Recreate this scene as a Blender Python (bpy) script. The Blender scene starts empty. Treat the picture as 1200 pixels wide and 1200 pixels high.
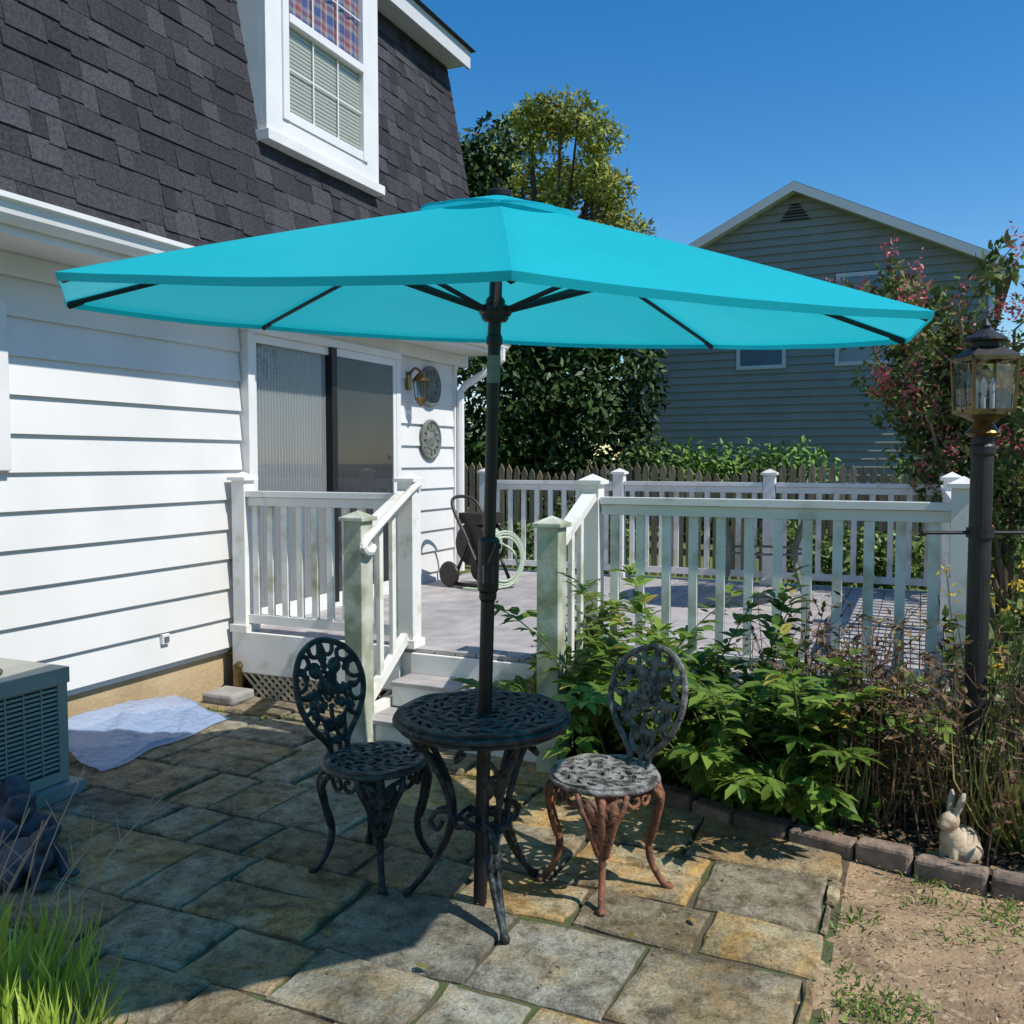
import bpy, math, random, bmesh
import numpy as np
from mathutils import Vector, Matrix
from mathutils import noise as mn
random.seed(11); rng=np.random.default_rng(11)
SC=bpy.context.scene
def link(o,parent=None):
    SC.collection.objects.link(o)
    if parent: o.parent=parent
    return o
def empty(name,loc=(0,0,0),rz=0):
    e=bpy.data.objects.new(name,None); e.location=loc; e.rotation_euler=(0,0,rz); e.empty_display_size=.1
    return link(e)
# ---------- materials ----------
def mat(name,col,col2=None,rough=.6,scale=4,lo=.35,hi=.65,bump=0,bscale=40,metal=0,attr=False,spec=.4,transl=0,detail=6,stretch=None,col3=None,scale3=2,lo3=.55,hi3=.7,bdist=.01):
    m=bpy.data.materials.new(name); m.use_nodes=True
    nt=m.node_tree; N=nt.nodes; L=nt.links; b=N['Principled BSDF']
    tc=N.new('ShaderNodeTexCoord'); src=tc.outputs['Object']
    if stretch:
        mp=N.new('ShaderNodeMapping'); mp.inputs['Scale'].default_value=stretch; L.new(src,mp.inputs[0]); src=mp.outputs[0]
    def noisefac(sc,l,h,det=detail):
        n=N.new('ShaderNodeTexNoise'); n.inputs['Scale'].default_value=sc; n.inputs['Detail'].default_value=det; L.new(src,n.inputs['Vector'])
        r=N.new('ShaderNodeMapRange'); r.inputs[1].default_value=l; r.inputs[2].default_value=h; L.new(n.outputs[0],r.inputs[0]); return r.outputs[0]
    def mix(f,a,bb,bt='MIX'):
        x=N.new('ShaderNodeMix'); x.data_type='RGBA'; x.blend_type=bt
        if hasattr(f,'links'): L.new(f,x.inputs[0])
        else: x.inputs[0].default_value=f
        for v,i in ((a,6),(bb,7)):
            if hasattr(v,'links'): L.new(v,x.inputs[i])
            else: x.inputs[i].default_value=(*v,1)
        return x.outputs[2]
    c=None
    if col2: c=mix(noisefac(scale,lo,hi),col,col2)
    if col3: c=mix(noisefac(scale3,lo3,hi3),c if c else col,col3)
    if attr:
        a=N.new('ShaderNodeAttribute'); a.attribute_name='Col'
        c=mix(1.0,c if c else col,a.outputs['Color'],'MULTIPLY') if (col2 or col!=(1,1,1)) else a.outputs['Color']
    if c is not None: L.new(c,b.inputs['Base Color'])
    else: b.inputs['Base Color'].default_value=(*col,1)
    b.inputs['Roughness'].default_value=rough; b.inputs['Metallic'].default_value=metal
    b.inputs['Specular IOR Level'].default_value=spec
    if bump:
        n=N.new('ShaderNodeTexNoise'); n.inputs['Scale'].default_value=bscale; n.inputs['Detail'].default_value=8; L.new(src,n.inputs['Vector'])
        bp=N.new('ShaderNodeBump'); bp.inputs['Strength'].default_value=bump; bp.inputs['Distance'].default_value=bdist
        L.new(n.outputs[0],bp.inputs['Height']); L.new(bp.outputs[0],b.inputs['Normal'])
    if transl:
        t=N.new('ShaderNodeBsdfTranslucent'); ms=N.new('ShaderNodeMixShader'); ms.inputs[0].default_value=transl
        if c is not None: L.new(c,t.inputs[0])
        else: t.inputs[0].default_value=(*col,1)
        L.new(b.outputs[0],ms.inputs[1]); L.new(t.outputs[0],ms.inputs[2]); L.new(ms.outputs[0],N['Material Output'].inputs[0])
    return m
def stone_mat(name):
    m=bpy.data.materials.new(name); m.use_nodes=True; nt=m.node_tree; N=nt.nodes; L=nt.links; b=N['Principled BSDF']
    tc=N.new('ShaderNodeTexCoord'); at=N.new('ShaderNodeAttribute'); at.attribute_name='Col'
    sc=N.new('ShaderNodeVectorMath'); sc.operation='SCALE'; sc.inputs['Scale'].default_value=37; L.new(at.outputs['Vector'],sc.inputs[0])
    ad=N.new('ShaderNodeVectorMath'); L.new(tc.outputs['Object'],ad.inputs[0]); L.new(sc.outputs[0],ad.inputs[1]); v=ad.outputs[0]
    def ns(s,d,r=.6,dist=0,vec=v):
        n=N.new('ShaderNodeTexNoise'); n.inputs['Scale'].default_value=s; n.inputs['Detail'].default_value=d; n.inputs['Roughness'].default_value=r; n.inputs['Distortion'].default_value=dist; L.new(vec,n.inputs['Vector']); return n.outputs[0]
    def ramp(f,stops):
        r=N.new('ShaderNodeValToRGB'); e=r.color_ramp.elements
        while len(e)<len(stops): e.new(.5)
        for q,(p,c) in zip(e,stops): q.position=p; q.color=(*c,1)
        L.new(f,r.inputs[0]); return r.outputs[0]
    def mix(f,a,bb,t='MIX'):
        x=N.new('ShaderNodeMix'); x.data_type='RGBA'; x.blend_type=t
        if hasattr(f,'links'): L.new(f,x.inputs[0])
        else: x.inputs[0].default_value=f
        for vv,i in ((a,6),(bb,7)):
            if hasattr(vv,'links'): L.new(vv,x.inputs[i])
            else: x.inputs[i].default_value=(*vv,1)
        return x.outputs[2]
    base=ramp(ns(4.5,11,.72,1.0),[(.32,(.13,.115,.095)),(.43,(.29,.265,.225)),(.54,(.42,.395,.33)),(.70,(.60,.56,.47))])
    rustf=ramp(ns(3.0,10,.72,1.4),[(.44,(0,0,0)),(.60,(1,1,1))])
    se=N.new('ShaderNodeSeparateColor'); L.new(at.outputs['Color'],se.inputs[0])
    mr=N.new('ShaderNodeMapRange'); mr.inputs[1].default_value=.60; mr.inputs[2].default_value=1.2; L.new(se.outputs[0],mr.inputs[0])
    mu=N.new('ShaderNodeMath'); mu.operation='MULTIPLY'; L.new(rustf,mu.inputs[0]); L.new(mr.outputs[0],mu.inputs[1])
    c=mix(mu.outputs[0],base,(.54,.37,.17))
    pale=ramp(ns(1.7,8,.65,.5),[(.56,(0,0,0)),(.66,(.6,.6,.6))]); c=mix(pale,c,(.52,.50,.45))
    grime=ramp(ns(13,9,.75),[(.38,(.38,.37,.32)),(.53,(1,1,1))]); c=mix(.85,c,grime,'MULTIPLY')
    big=ramp(ns(1.3,7,.65,0,tc.outputs['Object']),[(.36,(.62,.60,.53)),(.56,(1,1,1))]); c=mix(1,c,big,'MULTIPLY')
    speck=ramp(ns(90,3,.6),[(.35,(.65,.65,.65)),(.6,(1.15,1.15,1.15))]); c=mix(.7,c,speck,'MULTIPLY')
    c=mix(1,c,at.outputs['Color'],'MULTIPLY'); L.new(c,b.inputs['Base Color']); b.inputs['Roughness'].default_value=.9; b.inputs['Specular IOR Level'].default_value=.2
    h=N.new('ShaderNodeMath'); h.operation='MULTIPLY_ADD'; L.new(ns(6,12,.7,.6),h.inputs[0]); h.inputs[1].default_value=2.0; L.new(ns(60,6,.7),h.inputs[2])
    bp=N.new('ShaderNodeBump'); bp.inputs['Strength'].default_value=.9; bp.inputs['Distance'].default_value=.013; L.new(h.outputs[0],bp.inputs['Height']); L.new(bp.outputs[0],b.inputs['Normal'])
    return m
def glass(name,tint=(.93,.96,.96),refl=.03,k=.6):
    m=bpy.data.materials.new(name); m.use_nodes=True; nt=m.node_tree; N=nt.nodes; L=nt.links
    N.remove(N['Principled BSDF'])
    tr=N.new('ShaderNodeBsdfTransparent'); tr.inputs[0].default_value=(*tint,1)
    gl=N.new('ShaderNodeBsdfGlossy'); gl.inputs['Roughness'].default_value=.02
    lw=N.new('ShaderNodeLayerWeight'); lw.inputs[0].default_value=.25
    ad=N.new('ShaderNodeMath'); ad.operation='MULTIPLY_ADD'; ad.inputs[1].default_value=k; ad.inputs[2].default_value=refl; ad.use_clamp=True
    L.new(lw.outputs['Fresnel'],ad.inputs[0])
    ms=N.new('ShaderNodeMixShader'); L.new(ad.outputs[0],ms.inputs[0]); L.new(tr.outputs[0],ms.inputs[1]); L.new(gl.outputs[0],ms.inputs[2])
    L.new(ms.outputs[0],N['Material Output'].inputs[0]); return m
def plastic_film(name,col):
    m=bpy.data.materials.new(name); m.use_nodes=True; nt=m.node_tree; N=nt.nodes; L=nt.links; b=N['Principled BSDF']
    b.inputs['Base Color'].default_value=(*col,1); b.inputs['Roughness'].default_value=.28; b.inputs['Specular IOR Level'].default_value=.6
    tc=N.new('ShaderNodeTexCoord'); n=N.new('ShaderNodeTexVoronoi'); n.inputs['Scale'].default_value=28; L.new(tc.outputs['Object'],n.inputs['Vector'])
    bp=N.new('ShaderNodeBump'); bp.inputs['Strength'].default_value=.7; bp.inputs['Distance'].default_value=.01; L.new(n.outputs[0],bp.inputs['Height']); L.new(bp.outputs[0],b.inputs['Normal'])
    tr=N.new('ShaderNodeBsdfTransparent'); tr.inputs[0].default_value=(.75,.82,1,1)
    ms=N.new('ShaderNodeMixShader'); ms.inputs[0].default_value=.38; L.new(b.outputs[0],ms.inputs[1]); L.new(tr.outputs[0],ms.inputs[2]); L.new(ms.outputs[0],N['Material Output'].inputs[0])
    return m
M={}
M['siding']=mat('white_siding',(.74,.735,.72),(.66,.655,.635),rough=.5,scale=1.5,bump=.08,bscale=20,stretch=(1,1,.6))
M['trim']=mat('white_trim',(.77,.765,.755),(.70,.70,.69),rough=.4,scale=3,bump=.05)
M['vinyl']=mat('white_vinyl',(.80,.79,.76),(.70,.70,.64),rough=.4,scale=3,lo=.45,hi=.75,bump=.05,col3=(.42,.43,.29),scale3=7,lo3=.56,hi3=.8)
M['baluster']=mat('baluster_vinyl',(.80,.79,.72),(.38,.37,.22),rough=.5,scale=6,lo=.48,hi=.75,bump=.1)
M['algae']=mat('algae_vinyl',(.60,.61,.53),(.28,.31,.20),rough=.6,scale=6,lo=.35,hi=.62,bump=.15)
M['deck']=mat('deck_boards',(.43,.40,.39),(.31,.29,.29),rough=.6,scale=6,bump=.2,bscale=60,attr=True)
M['tan']=mat('foundation_stucco',(.52,.40,.24),(.42,.31,.18),rough=.9,scale=5,bump=.5)
M['lattice']=mat('tan_lattice',(.54,.46,.32),rough=.8)
M['shingle']=mat('roof_shingle',(.066,.065,.072),(.038,.037,.043),rough=.95,scale=60,bump=.6,bscale=250,attr=True,spec=.12)
M['black']=mat('black_metal',(.012,.012,.014),rough=.45)
M['blackm']=mat('post_black',(.018,.018,.02),(.03,.03,.03),rough=.5,scale=10)
M['iron']=mat('cast_iron_verdigris',(.016,.02,.022),(.065,.085,.092),rough=.5,scale=22,lo=.45,hi=.75,bump=.9,bscale=70,metal=.2)
M['irons']=mat('cast_iron_seat',(.045,.048,.048),(.12,.13,.13),rough=.5,scale=25,lo=.42,hi=.65,bump=.9,bscale=70,metal=.2)
M['ironw']=mat('cast_iron_weathered',(.27,.265,.25),(.06,.055,.05),rough=.6,scale=25,lo=.42,hi=.62,bump=.9,bscale=70,metal=.1)
M['ironb']=mat('cast_iron_back',(.17,.165,.16),(.04,.037,.035),rough=.55,scale=25,lo=.42,hi=.62,bump=.9,bscale=70,metal=.2)
M['rust']=mat('cast_iron_rusty',(.26,.105,.055),(.07,.04,.03),rough=.7,scale=20,lo=.42,hi=.64,bump=.8,bscale=60,metal=.05)
M['stone']=stone_mat('flagstone')
M['soil']=mat('soil',(.12,.085,.055),(.05,.036,.025),rough=.95,scale=12,bump=1,bscale=45)
M['joint']=mat('joint_soil_moss',(.10,.075,.05),(.07,.09,.03),rough=.95,scale=5,lo=.42,hi=.6,bump=1,bscale=45)
M['dirt']=mat('dirt',(.40,.27,.16),(.21,.14,.085),rough=.95,scale=5,bump=1,bscale=60,detail=10,col3=(.46,.34,.21),scale3=25)
M['grass']=mat('lawn_ground',(.085,.14,.03),(.14,.17,.05),rough=.95,scale=1.2,bump=1,bscale=30)
M['leaf']=mat('leaf',(1,1,1),rough=.45,attr=True,transl=.35,spec=.4)
M['leafdull']=mat('leaf_dull',(1,1,1),rough=.6,attr=True,transl=.2,spec=.25)
M['leafsolid']=mat('leaf_glossy',(1,1,1),rough=.5,attr=True,spec=.3)
M['bark']=mat('bark',(.12,.09,.065),(.06,.045,.035),rough=.95,scale=10,bump=1,bscale=20)
M['stem']=mat('stems',(1,1,1),rough=.8,attr=True)
M['nsiding']=mat('gray_siding',(.29,.285,.255),(.25,.25,.225),rough=.6,scale=2)
M['ntrim']=mat('pale_trim',(.58,.59,.60),rough=.5)
M['nroof']=mat('neighbor_roof',(.10,.10,.11),rough=.9,bump=.5)
M['fence']=mat('fence_wood',(.38,.28,.19),(.20,.15,.11),rough=.9,scale=8,bump=.6,attr=True,stretch=(1,1,.15))
M['ac']=mat('ac_paint',(.36,.36,.31),(.30,.30,.26),rough=.5,scale=4)
M['acd']=mat('ac_dark',(.03,.032,.03),rough=.7)
M['conc']=mat('concrete',(.36,.35,.33),(.27,.26,.25),rough=.9,scale=8,bump=.5)
M['brass']=mat('brass',(.30,.20,.08),(.16,.11,.05),rough=.35,metal=.9,scale=15)
M['glass']=glass('window_glass',refl=.05,k=.35)
M['lglass']=glass('lantern_glass',refl=.03,k=.5)
M['curtain']=mat('curtain',(.38,.38,.38),rough=.8)
M['dark']=mat('room_dark',(.02,.02,.022),rough=.8)
M['screen']=mat('screen_gray',(.055,.055,.057),(.08,.08,.082),rough=.7,scale=2,spec=.2)
M['gray']=mat('plaque_slate',(.19,.20,.18),(.11,.13,.11),rough=.7,scale=15,bump=.8,bscale=30)
M['plastic']=mat('brown_plastic',(.035,.026,.022),rough=.45)
M['hose']=mat('hose_green',(.42,.50,.38),rough=.45)
M['rabbit']=mat('weathered_stone',(.60,.48,.34),(.34,.26,.17),rough=.9,scale=14,bump=.6,bscale=60)
M['statue']=mat('bluegray_stone',(.09,.11,.145),(.035,.042,.055),rough=.8,scale=14,bump=.8,bscale=50)
M['brick']=mat('edging_block',(.25,.19,.15),(.13,.10,.08),rough=.95,scale=14,bump=.9,bscale=50,attr=True)
M['tarp']=plastic_film('blue_plastic_film',(.34,.46,.70))
M['canopy']=mat('turquoise_canvas',(.020,.60,.71),(.018,.57,.68),rough=.5,scale=3,transl=.40,spec=.25,bump=.12,bscale=5,bdist=.01)
M['plaid']=mat('plaid_curtain',(1,1,1),rough=.8,attr=True)
M['blind']=mat('blinds',(.62,.60,.50),rough=.7)
M['tabletop']=mat('patio_tabletop',(.62,.64,.63),rough=.2,spec=.6)
# ---------- mesh builder ----------
class MB:
    def __init__(s,tf=None): s.v=[];s.f=[];s.c=[];s.m=[];s.tf=tf or (lambda p:p)
    def poly(s,pts,faces,col=(1,1,1),mi=0):
        b=len(s.v); s.v+= [tuple(s.tf(p)) for p in pts]
        for f in faces: s.f.append([b+i for i in f]); s.c.append(col); s.m.append(mi)
    def box(s,x0,x1,y0,y1,z0,z1,col=(1,1,1),mi=0):
        s.poly([(x0,y0,z0),(x1,y0,z0),(x1,y1,z0),(x0,y1,z0),(x0,y0,z1),(x1,y0,z1),(x1,y1,z1),(x0,y1,z1)],
         [(0,3,2,1),(4,5,6,7),(0,1,5,4),(1,2,6,5),(2,3,7,6),(3,0,4,7)],col,mi)
    def hexa(s,p,col=(1,1,1),mi=0):
        s.poly(p,[(0,3,2,1),(4,5,6,7),(0,1,5,4),(1,2,6,5),(2,3,7,6),(3,0,4,7)],col,mi)
    def beam(s,a,b,w,h,col=(1,1,1),mi=0):
        a=Vector(a);b=Vector(b);d=(b-a).normalized(); up=Vector((0,0,1))
        if abs(d.z)>.98: up=Vector((1,0,0))
        x=d.cross(up).normalized()*w/2; y=x.cross(d).normalized()*h/2
        s.hexa([a-x-y,a+x-y,a+x+y,a-x+y,b-x-y,b+x-y,b+x+y,b-x+y],col,mi)
    def tube(s,pts,rad,n=8,col=(1,1,1),mi=0,cyc=False):
        pts=[Vector(p) for p in pts]; k=len(pts)
        if not hasattr(rad,'__len__'): rad=[rad]*k
        ring=[]; ref=None
        for i,p in enumerate(pts):
            if cyc: d=pts[(i+1)%k]-pts[i-1]
            else: d=pts[min(i+1,k-1)]-pts[max(i-1,0)]
            if d.length<1e-9: d=Vector((0,0,1))
            d.normalize()
            if ref is None: ref=Vector((0,0,1)) if abs(d.z)<.9 else Vector((1,0,0))
            x=ref-d*ref.dot(d)
            if x.length<1e-4: x=d.orthogonal()
            x.normalize(); ref=x; y=d.cross(x)
            ring+=[p+(x*math.cos(a)+y*math.sin(a))*rad[i] for a in [2*math.pi*j/n for j in range(n)]]
        fs=[]
        for i in range(k if cyc else k-1):
            i2=(i+1)%k
            for j in range(n): fs.append((i*n+j,i*n+(j+1)%n,i2*n+(j+1)%n,i2*n+j))
        if not cyc: fs.append(tuple(range(n))[::-1]); fs.append(tuple((k-1)*n+j for j in range(n)))
        s.poly(ring,fs,col,mi)
    def lathe(s,prof,c=(0,0,0),n=24,col=(1,1,1),mi=0,rot=0,axis=None):
        pts=[]
        for r,z in prof:
            for j in range(n):
                a=2*math.pi*j/n+rot; q=(r*math.cos(a),r*math.sin(a),z)
                if axis=='x': q=(q[2],q[0],q[1])
                if axis=='y': q=(q[0],q[2],q[1])
                pts.append((c[0]+q[0],c[1]+q[1],c[2]+q[2]))
        k=len(prof); fs=[]
        for i in range(k-1):
            for j in range(n): fs.append((i*n+j,i*n+(j+1)%n,(i+1)*n+(j+1)%n,(i+1)*n+j))
        fs.append(tuple(range(n))[::-1]); fs.append(tuple((k-1)*n+j for j in range(n)))
        s.poly(pts,fs,col,mi)
    def obj(s,name,mats,parent=None,smooth=False,bevel=0,recalc=True):
        me=bpy.data.meshes.new(name); me.from_pydata(s.v,[],s.f)
        if not isinstance(mats,(list,tuple)): mats=[mats]
        for m in mats: me.materials.append(m)
        me.polygons.foreach_set('material_index',s.m)
        at=me.color_attributes.new('Col','FLOAT_COLOR','CORNER')
        arr=[]
        for f,c in zip(s.f,s.c): arr+= [c[0],c[1],c[2],1]*len(f)
        at.data.foreach_set('color',arr)
        if recalc:
            bm=bmesh.new(); bm.from_mesh(me); bmesh.ops.recalc_face_normals(bm,faces=bm.faces); bm.to_mesh(me); bm.free()
        if smooth: me.polygons.foreach_set('use_smooth',[True]*len(me.polygons))
        me.update()
        o=link(bpy.data.objects.new(name,me),parent)
        if bevel:
            b=o.modifiers.new('b','BEVEL'); b.width=bevel; b.segments=2; b.limit_method='ANGLE'
        return o
def smooth_pts(P,n=6,cyc=False):
    P=[Vector(p) for p in P]; out=[]; k=len(P)
    for i in range(k if cyc else k-1):
        if cyc: a,b,c,d=P[i-1],P[i],P[(i+1)%k],P[(i+2)%k]
        else: a,b,c,d=P[max(i-1,0)],P[i],P[i+1],P[min(i+2,k-1)]
        for j in range(n):
            t=j/n; out.append(.5*((2*b)+(c-a)*t+(2*a-5*b+4*c-d)*t*t+(3*b-a-3*c+d)*t**3))
    if not cyc: out.append(P[-1])
    return out
# leaves
T_LEAF=(np.array([(0,0,0),(.35,.24,.05),(1,0,-.06),(.35,-.24,.05)]),np.array([(0,2,1),(0,3,2)]))
T_BIG=(np.array([(0,0,0),(.25,.20,.05),(.6,.19,.04),(1,0,-.12),(.6,-.19,.04),(.25,-.20,.05),(.5,0,-.01)]),np.array([(0,6,1),(1,6,2),(2,6,3),(3,6,4),(4,6,5),(5,6,0)]))
T_BLADE=(np.array([(0,.03,0),(0,-.03,0),(.35,.026,.05),(.35,-.026,.05),(.7,.018,.0),(.7,-.018,.0),(1,0,-.16)]),np.array([(0,1,2),(1,3,2),(2,3,4),(3,5,4),(4,5,6)]))
def unit(a): return a/np.maximum(np.linalg.norm(a,axis=-1,keepdims=True),1e-9)
def leaves(name,P,A,Nn,S,C,tmpl,mat_,parent=None):
    TV,TF=tmpl; n=len(P); A=unit(A); B=unit(np.cross(Nn,A)); Nn=np.cross(A,B)
    S=np.asarray(S).reshape(n,1,1)
    V=P[:,None,:]+S*(TV[None,:,0:1]*A[:,None,:]+TV[None,:,1:2]*B[:,None,:]+TV[None,:,2:3]*Nn[:,None,:])
    F=(TF[None]+ (np.arange(n)*len(TV))[:,None,None]).reshape(-1,3)
    V=V.reshape(-1,3).astype(np.float32)
    me=bpy.data.meshes.new(name); me.vertices.add(len(V)); me.vertices.foreach_set('co',V.ravel())
    nf=len(F); me.loops.add(nf*3); me.loops.foreach_set('vertex_index',F.ravel().astype(np.int32))
    me.polygons.add(nf); me.polygons.foreach_set('loop_start',np.arange(0,nf*3,3,dtype=np.int32))
    me.update(calc_edges=True); me.validate()
    at=me.color_attributes.new('Col','FLOAT_COLOR','CORNER')
    CC=np.ones((n,len(TF)*3,4),dtype=np.float32); CC[:,:,:3]=np.asarray(C)[:,None,:]
    at.data.foreach_set('color',CC.ravel()); me.materials.append(mat_)
    return link(bpy.data.objects.new(name,me),parent)
def rdir(n): return unit(rng.normal(size=(n,3)))
def rcol(n,a,b,j=.25):
    t=rng.random((n,1)); c=np.array(a)*(1-t)+np.array(b)*t
    return c*(1+j*(rng.random((n,1))*2-1))
def crown(name,clumps,per,size,ca,cb,parent=None,up=.3,m=None,tmpl=T_LEAF):
    P=[];A=[];Nn=[];C=[]
    for (c,r) in clumps:
        k=int(per)
        d=rdir(k); rad=(.55+.5*rng.random((k,1)))
        p=np.array(c)+d*np.array(r)*rad
        P.append(p); A.append(d*.5+rdir(k)*.9+np.array((0,0,-.2))); Nn.append(d+rdir(k)*.5+np.array((0,0,up)))
        sh=.65+.6*random.random(); C.append(rcol(k,ca,cb)*sh)
    P=np.concatenate(P);A=np.concatenate(A);Nn=np.concatenate(Nn);C=np.concatenate(C)
    S=size*(.6+.8*rng.random(len(P)))
    return leaves(name,P,A,Nn,S,C,tmpl,m or M['leafdull'],parent)
# ---------- house frame ----------
P0=(-1.92,6.2); U=(.409,.9125); NN=(.9125,-.409)
def H(p): t,o,z=p; return (P0[0]+U[0]*t+NN[0]*o, P0[1]+U[1]*t+NN[1]*o, z)
def toH(x,y):
    dx,dy=x-P0[0],y-P0[1]; return (dx*U[0]+dy*U[1], dx*NN[0]+dy*NN[1])
# ===== own house =====
house=empty('white_house')
T0,T1=-7,3.23
b=MB(H); b.box(T0,T1,-7,0,.30,2.80); b.box(T0,T1-.01,-6.99,-.03,-.1,.299,mi=1)
b.obj('walls',[M['siding'],M['tan']],house)
b=MB(H); z=.34; e=.2
while z<2.5:
    z1=min(z+e,2.54)
    segs=[(T0,.10),(2.12,T1)]
    for (a,c) in segs:
        b.poly([(a,.001,z),(c,.001,z),(c,.034,z),(a,.034,z),(a,.001,z1),(c,.001,z1),(c,.012,z1),(a,.012,z1)],
         [(0,3,2,1),(4,5,6,7),(0,1,5,4),(1,2,6,5),(2,3,7,6),(3,0,4,7)])
    z=z1
b.obj('siding',M['siding'],house)
b=MB(H)
b.box(T1-.02,T1+.035,-.08,.045,.30,2.54)
b.box(T0,T1+.27,.0,.05,2.541,2.655)
b.box(T0,T1+.27,-.1,.40,2.656,2.675)
b.box(T0,T1+.27,.40,.42,2.645,2.81)
b.obj('frieze_soffit',M['trim'],house,bevel=.003)
G=-.155
b=MB(H); prof=[(.421,2.84),(.47,2.84),(.50,2.87),(.51,2.92),(.535,2.93),(.535,2.955),(.522,2.955),(.522,2.94),(.421,2.94)]
prof=[(o,z+G) for o,z in prof]
n=len(prof); b.poly([(T0,o,z) for o,z in prof]+[(T1+.27,o,z) for o,z in prof],[(i,(i+1)%n,n+(i+1)%n,n+i) for i in range(n)]+[tuple(range(n)),tuple(range(n,2*n))])
b.obj('gutter',M['trim'],house)
b=MB(H); b.tube([(3.40,.47,2.70),(3.40,.47,2.60),(3.36,.36,2.50),(3.30,.13,2.36),(3.27,.075,2.28),(3.27,.075,.5)],.04,8)
b.obj('downspout',M['trim'],house)
def mo(z): return .31-.19*(z-2.95)
b=MB(H); TE=3.5; ZM=2.80
b.poly([(T0,mo(ZM)-.02,ZM),(TE,mo(ZM)-.02,ZM),(TE,mo(5.56)-.02,5.56),(T0,mo(5.56)-.02,5.56),(T0,-7,ZM),(TE,-7,ZM),(TE,-6.5,5.56),(T0,-6.5,5.56)],[(0,1,2,3),(4,5,6,7),(0,1,5,4),(1,2,6,5),(2,3,7,6),(3,0,4,7)],(.7,.7,.7))
b.obj('mansard_core',M['shingle'],house)
b=MB(H); z=ZM
while z<5.55:
    z1=min(z+.135,5.56); t=T0-random.random()*.2
    while t<TE:
        w=random.choice([.1,.14,.18,.24]); th=random.choice([.006,.009,.013]); t2=min(t+w,TE); dz=random.choice([0,0,-.02]) if z>ZM+.1 else 0
        s=random.choice([.75,.88,1.0,1.12,1.35]); col=(s,s,s*1.02)
        a=(t+.001,t2-.001); zt=z1
        b.poly([(a[0],mo(z+dz)-.03,z+dz),(a[1],mo(z+dz)-.03,z+dz),(a[1],mo(z+dz)+th,z+dz),(a[0],mo(z+dz)+th,z+dz),
                (a[0],mo(zt)-.03,zt),(a[1],mo(zt)-.03,zt),(a[1],mo(zt)+.002,zt),(a[0],mo(zt)+.002,zt)],
          [(0,3,2,1),(4,5,6,7),(0,1,5,4),(1,2,6,5),(2,3,7,6),(3,0,4,7)],col)
        t=t2
    z=z1
b.obj('shingles',M['shingle'],house)
b=MB(H); b.box(T0,TE+.04,-6.6,.02,5.57,5.60); b.box(T0,TE+.06,.02,.05,5.53,5.70); b.box(TE+.03,TE+.06,-6.6,.02,5.57,5.70)
b.obj('upper_eave',M['ntrim'],house)
b=MB(H); b.poly([(T0,.1,5.705),(TE+.1,.1,5.705),(TE+.1,-3.3,6.6),(T0,-3.3,6.6),(TE+.1,-6.8,5.705),(T0,-6.8,5.705)],[(0,1,2,3),(3,2,4,5),(1,4,2),(0,3,5),(0,1,4,5)])
b.obj('upper_roof',M['shingle'],house)
# dormer window
b=MB(H); d0,d1,zb,zt=.18,1.57,3.82,5.5; of=.20
b.box(d0,d1,-.5,of-.02,zb,zt)
b.box(d0-.03,d1+.03,-.3,of+.06,zb-.07,zb+.0)
b.box(d0,d0+.17,of-.02,of+.02,zb+.001,zt); b.box(d1-.17,d1,of-.02,of+.02,zb+.001,zt)
b.box(d0+.17,d1-.17,of-.02,of+.02,zb+.001,zb+.13)
b.box(d0+.17,d0+.235,of-.02,of+.035,zb+.131,zt); b.box(d1-.235,d1-.17,of-.02,of+.035,zb+.131,zt)
b.box(d0+.236,d1-.236,of-.02,of+.03,zb+.131,zb+.20); b.box(d0+.236,d1-.236,of-.02,of+.045,zb+.80,zb+.86)
g0,g1=d0+.236,d1-.236
for k in (1,2): 
    x=g0+(g1-g0)*k/3; b.box(x-.006,x+.006,of+.004,of+.012,zb+.2,zb+.80); b.box(x-.006,x+.006,of+.004,of+.012,zb+.86,zt)
for zz in (zb+.5,zb+1.2): b.box(g0,g1,of+.003,of+.011,zz-.006,zz+.006)
b.obj('dormer_frame',M['trim'],house,bevel=.003)
b=MB(H)
for i in range(22): z=zb+.2+i*.028; b.box(g0,g1,of-.012,of-.008,z,z+.021)
b.obj('dormer_blinds',M['blind'],house)
b=MB(H); nx,nz=48,26; 
for i in range(nx):
    for j in range(nz):
        xa,xb=g0+(g1-g0)*i/nx,g0+(g1-g0)*(i+1)/nx; za_,zb2=zb+.86+(zt-zb-.86)*j/nz,zb+.86+(zt-zb-.86)*(j+1)/nz
        oa,ob=of-.012+.006*math.sin(i*.9),of-.012+.006*math.sin((i+1)*.9)
        cx_={0:(.45,.08,.08),1:(.45,.08,.08),2:(.55,.48,.38),3:(.10,.12,.30),4:(.10,.12,.30),5:(.10,.12,.30),6:(.5,.42,.35),7:(.25,.08,.12)}[i%8]
        cz_={0:(.10,.12,.32),1:(.10,.12,.32),2:(.5,.45,.38),3:(.42,.10,.10),4:(.5,.4,.34)}[j%5]
        b.poly([(xa,oa,za_),(xb,ob,za_),(xb,ob,zb2),(xa,oa,zb2)],[(0,1,2,3)],tuple((p+q)/2 for p,q in zip(cx_,cz_)))
b.obj('dormer_curtain',M['plaid'],house)
b=MB(H); b.poly([(g0,of-.001,zb+.2),(g1,of-.001,zb+.2),(g1,of-.001,zt),(g0,of-.001,zt)],[(0,1,2,3)]); b.obj('dormer_glass',M['glass'],house)
b=MB(H); b.box(-2.6,-1.66,.0,.06,1.55,2.40); b.obj('side_window_trim',M['trim'],house,bevel=.005)
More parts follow.
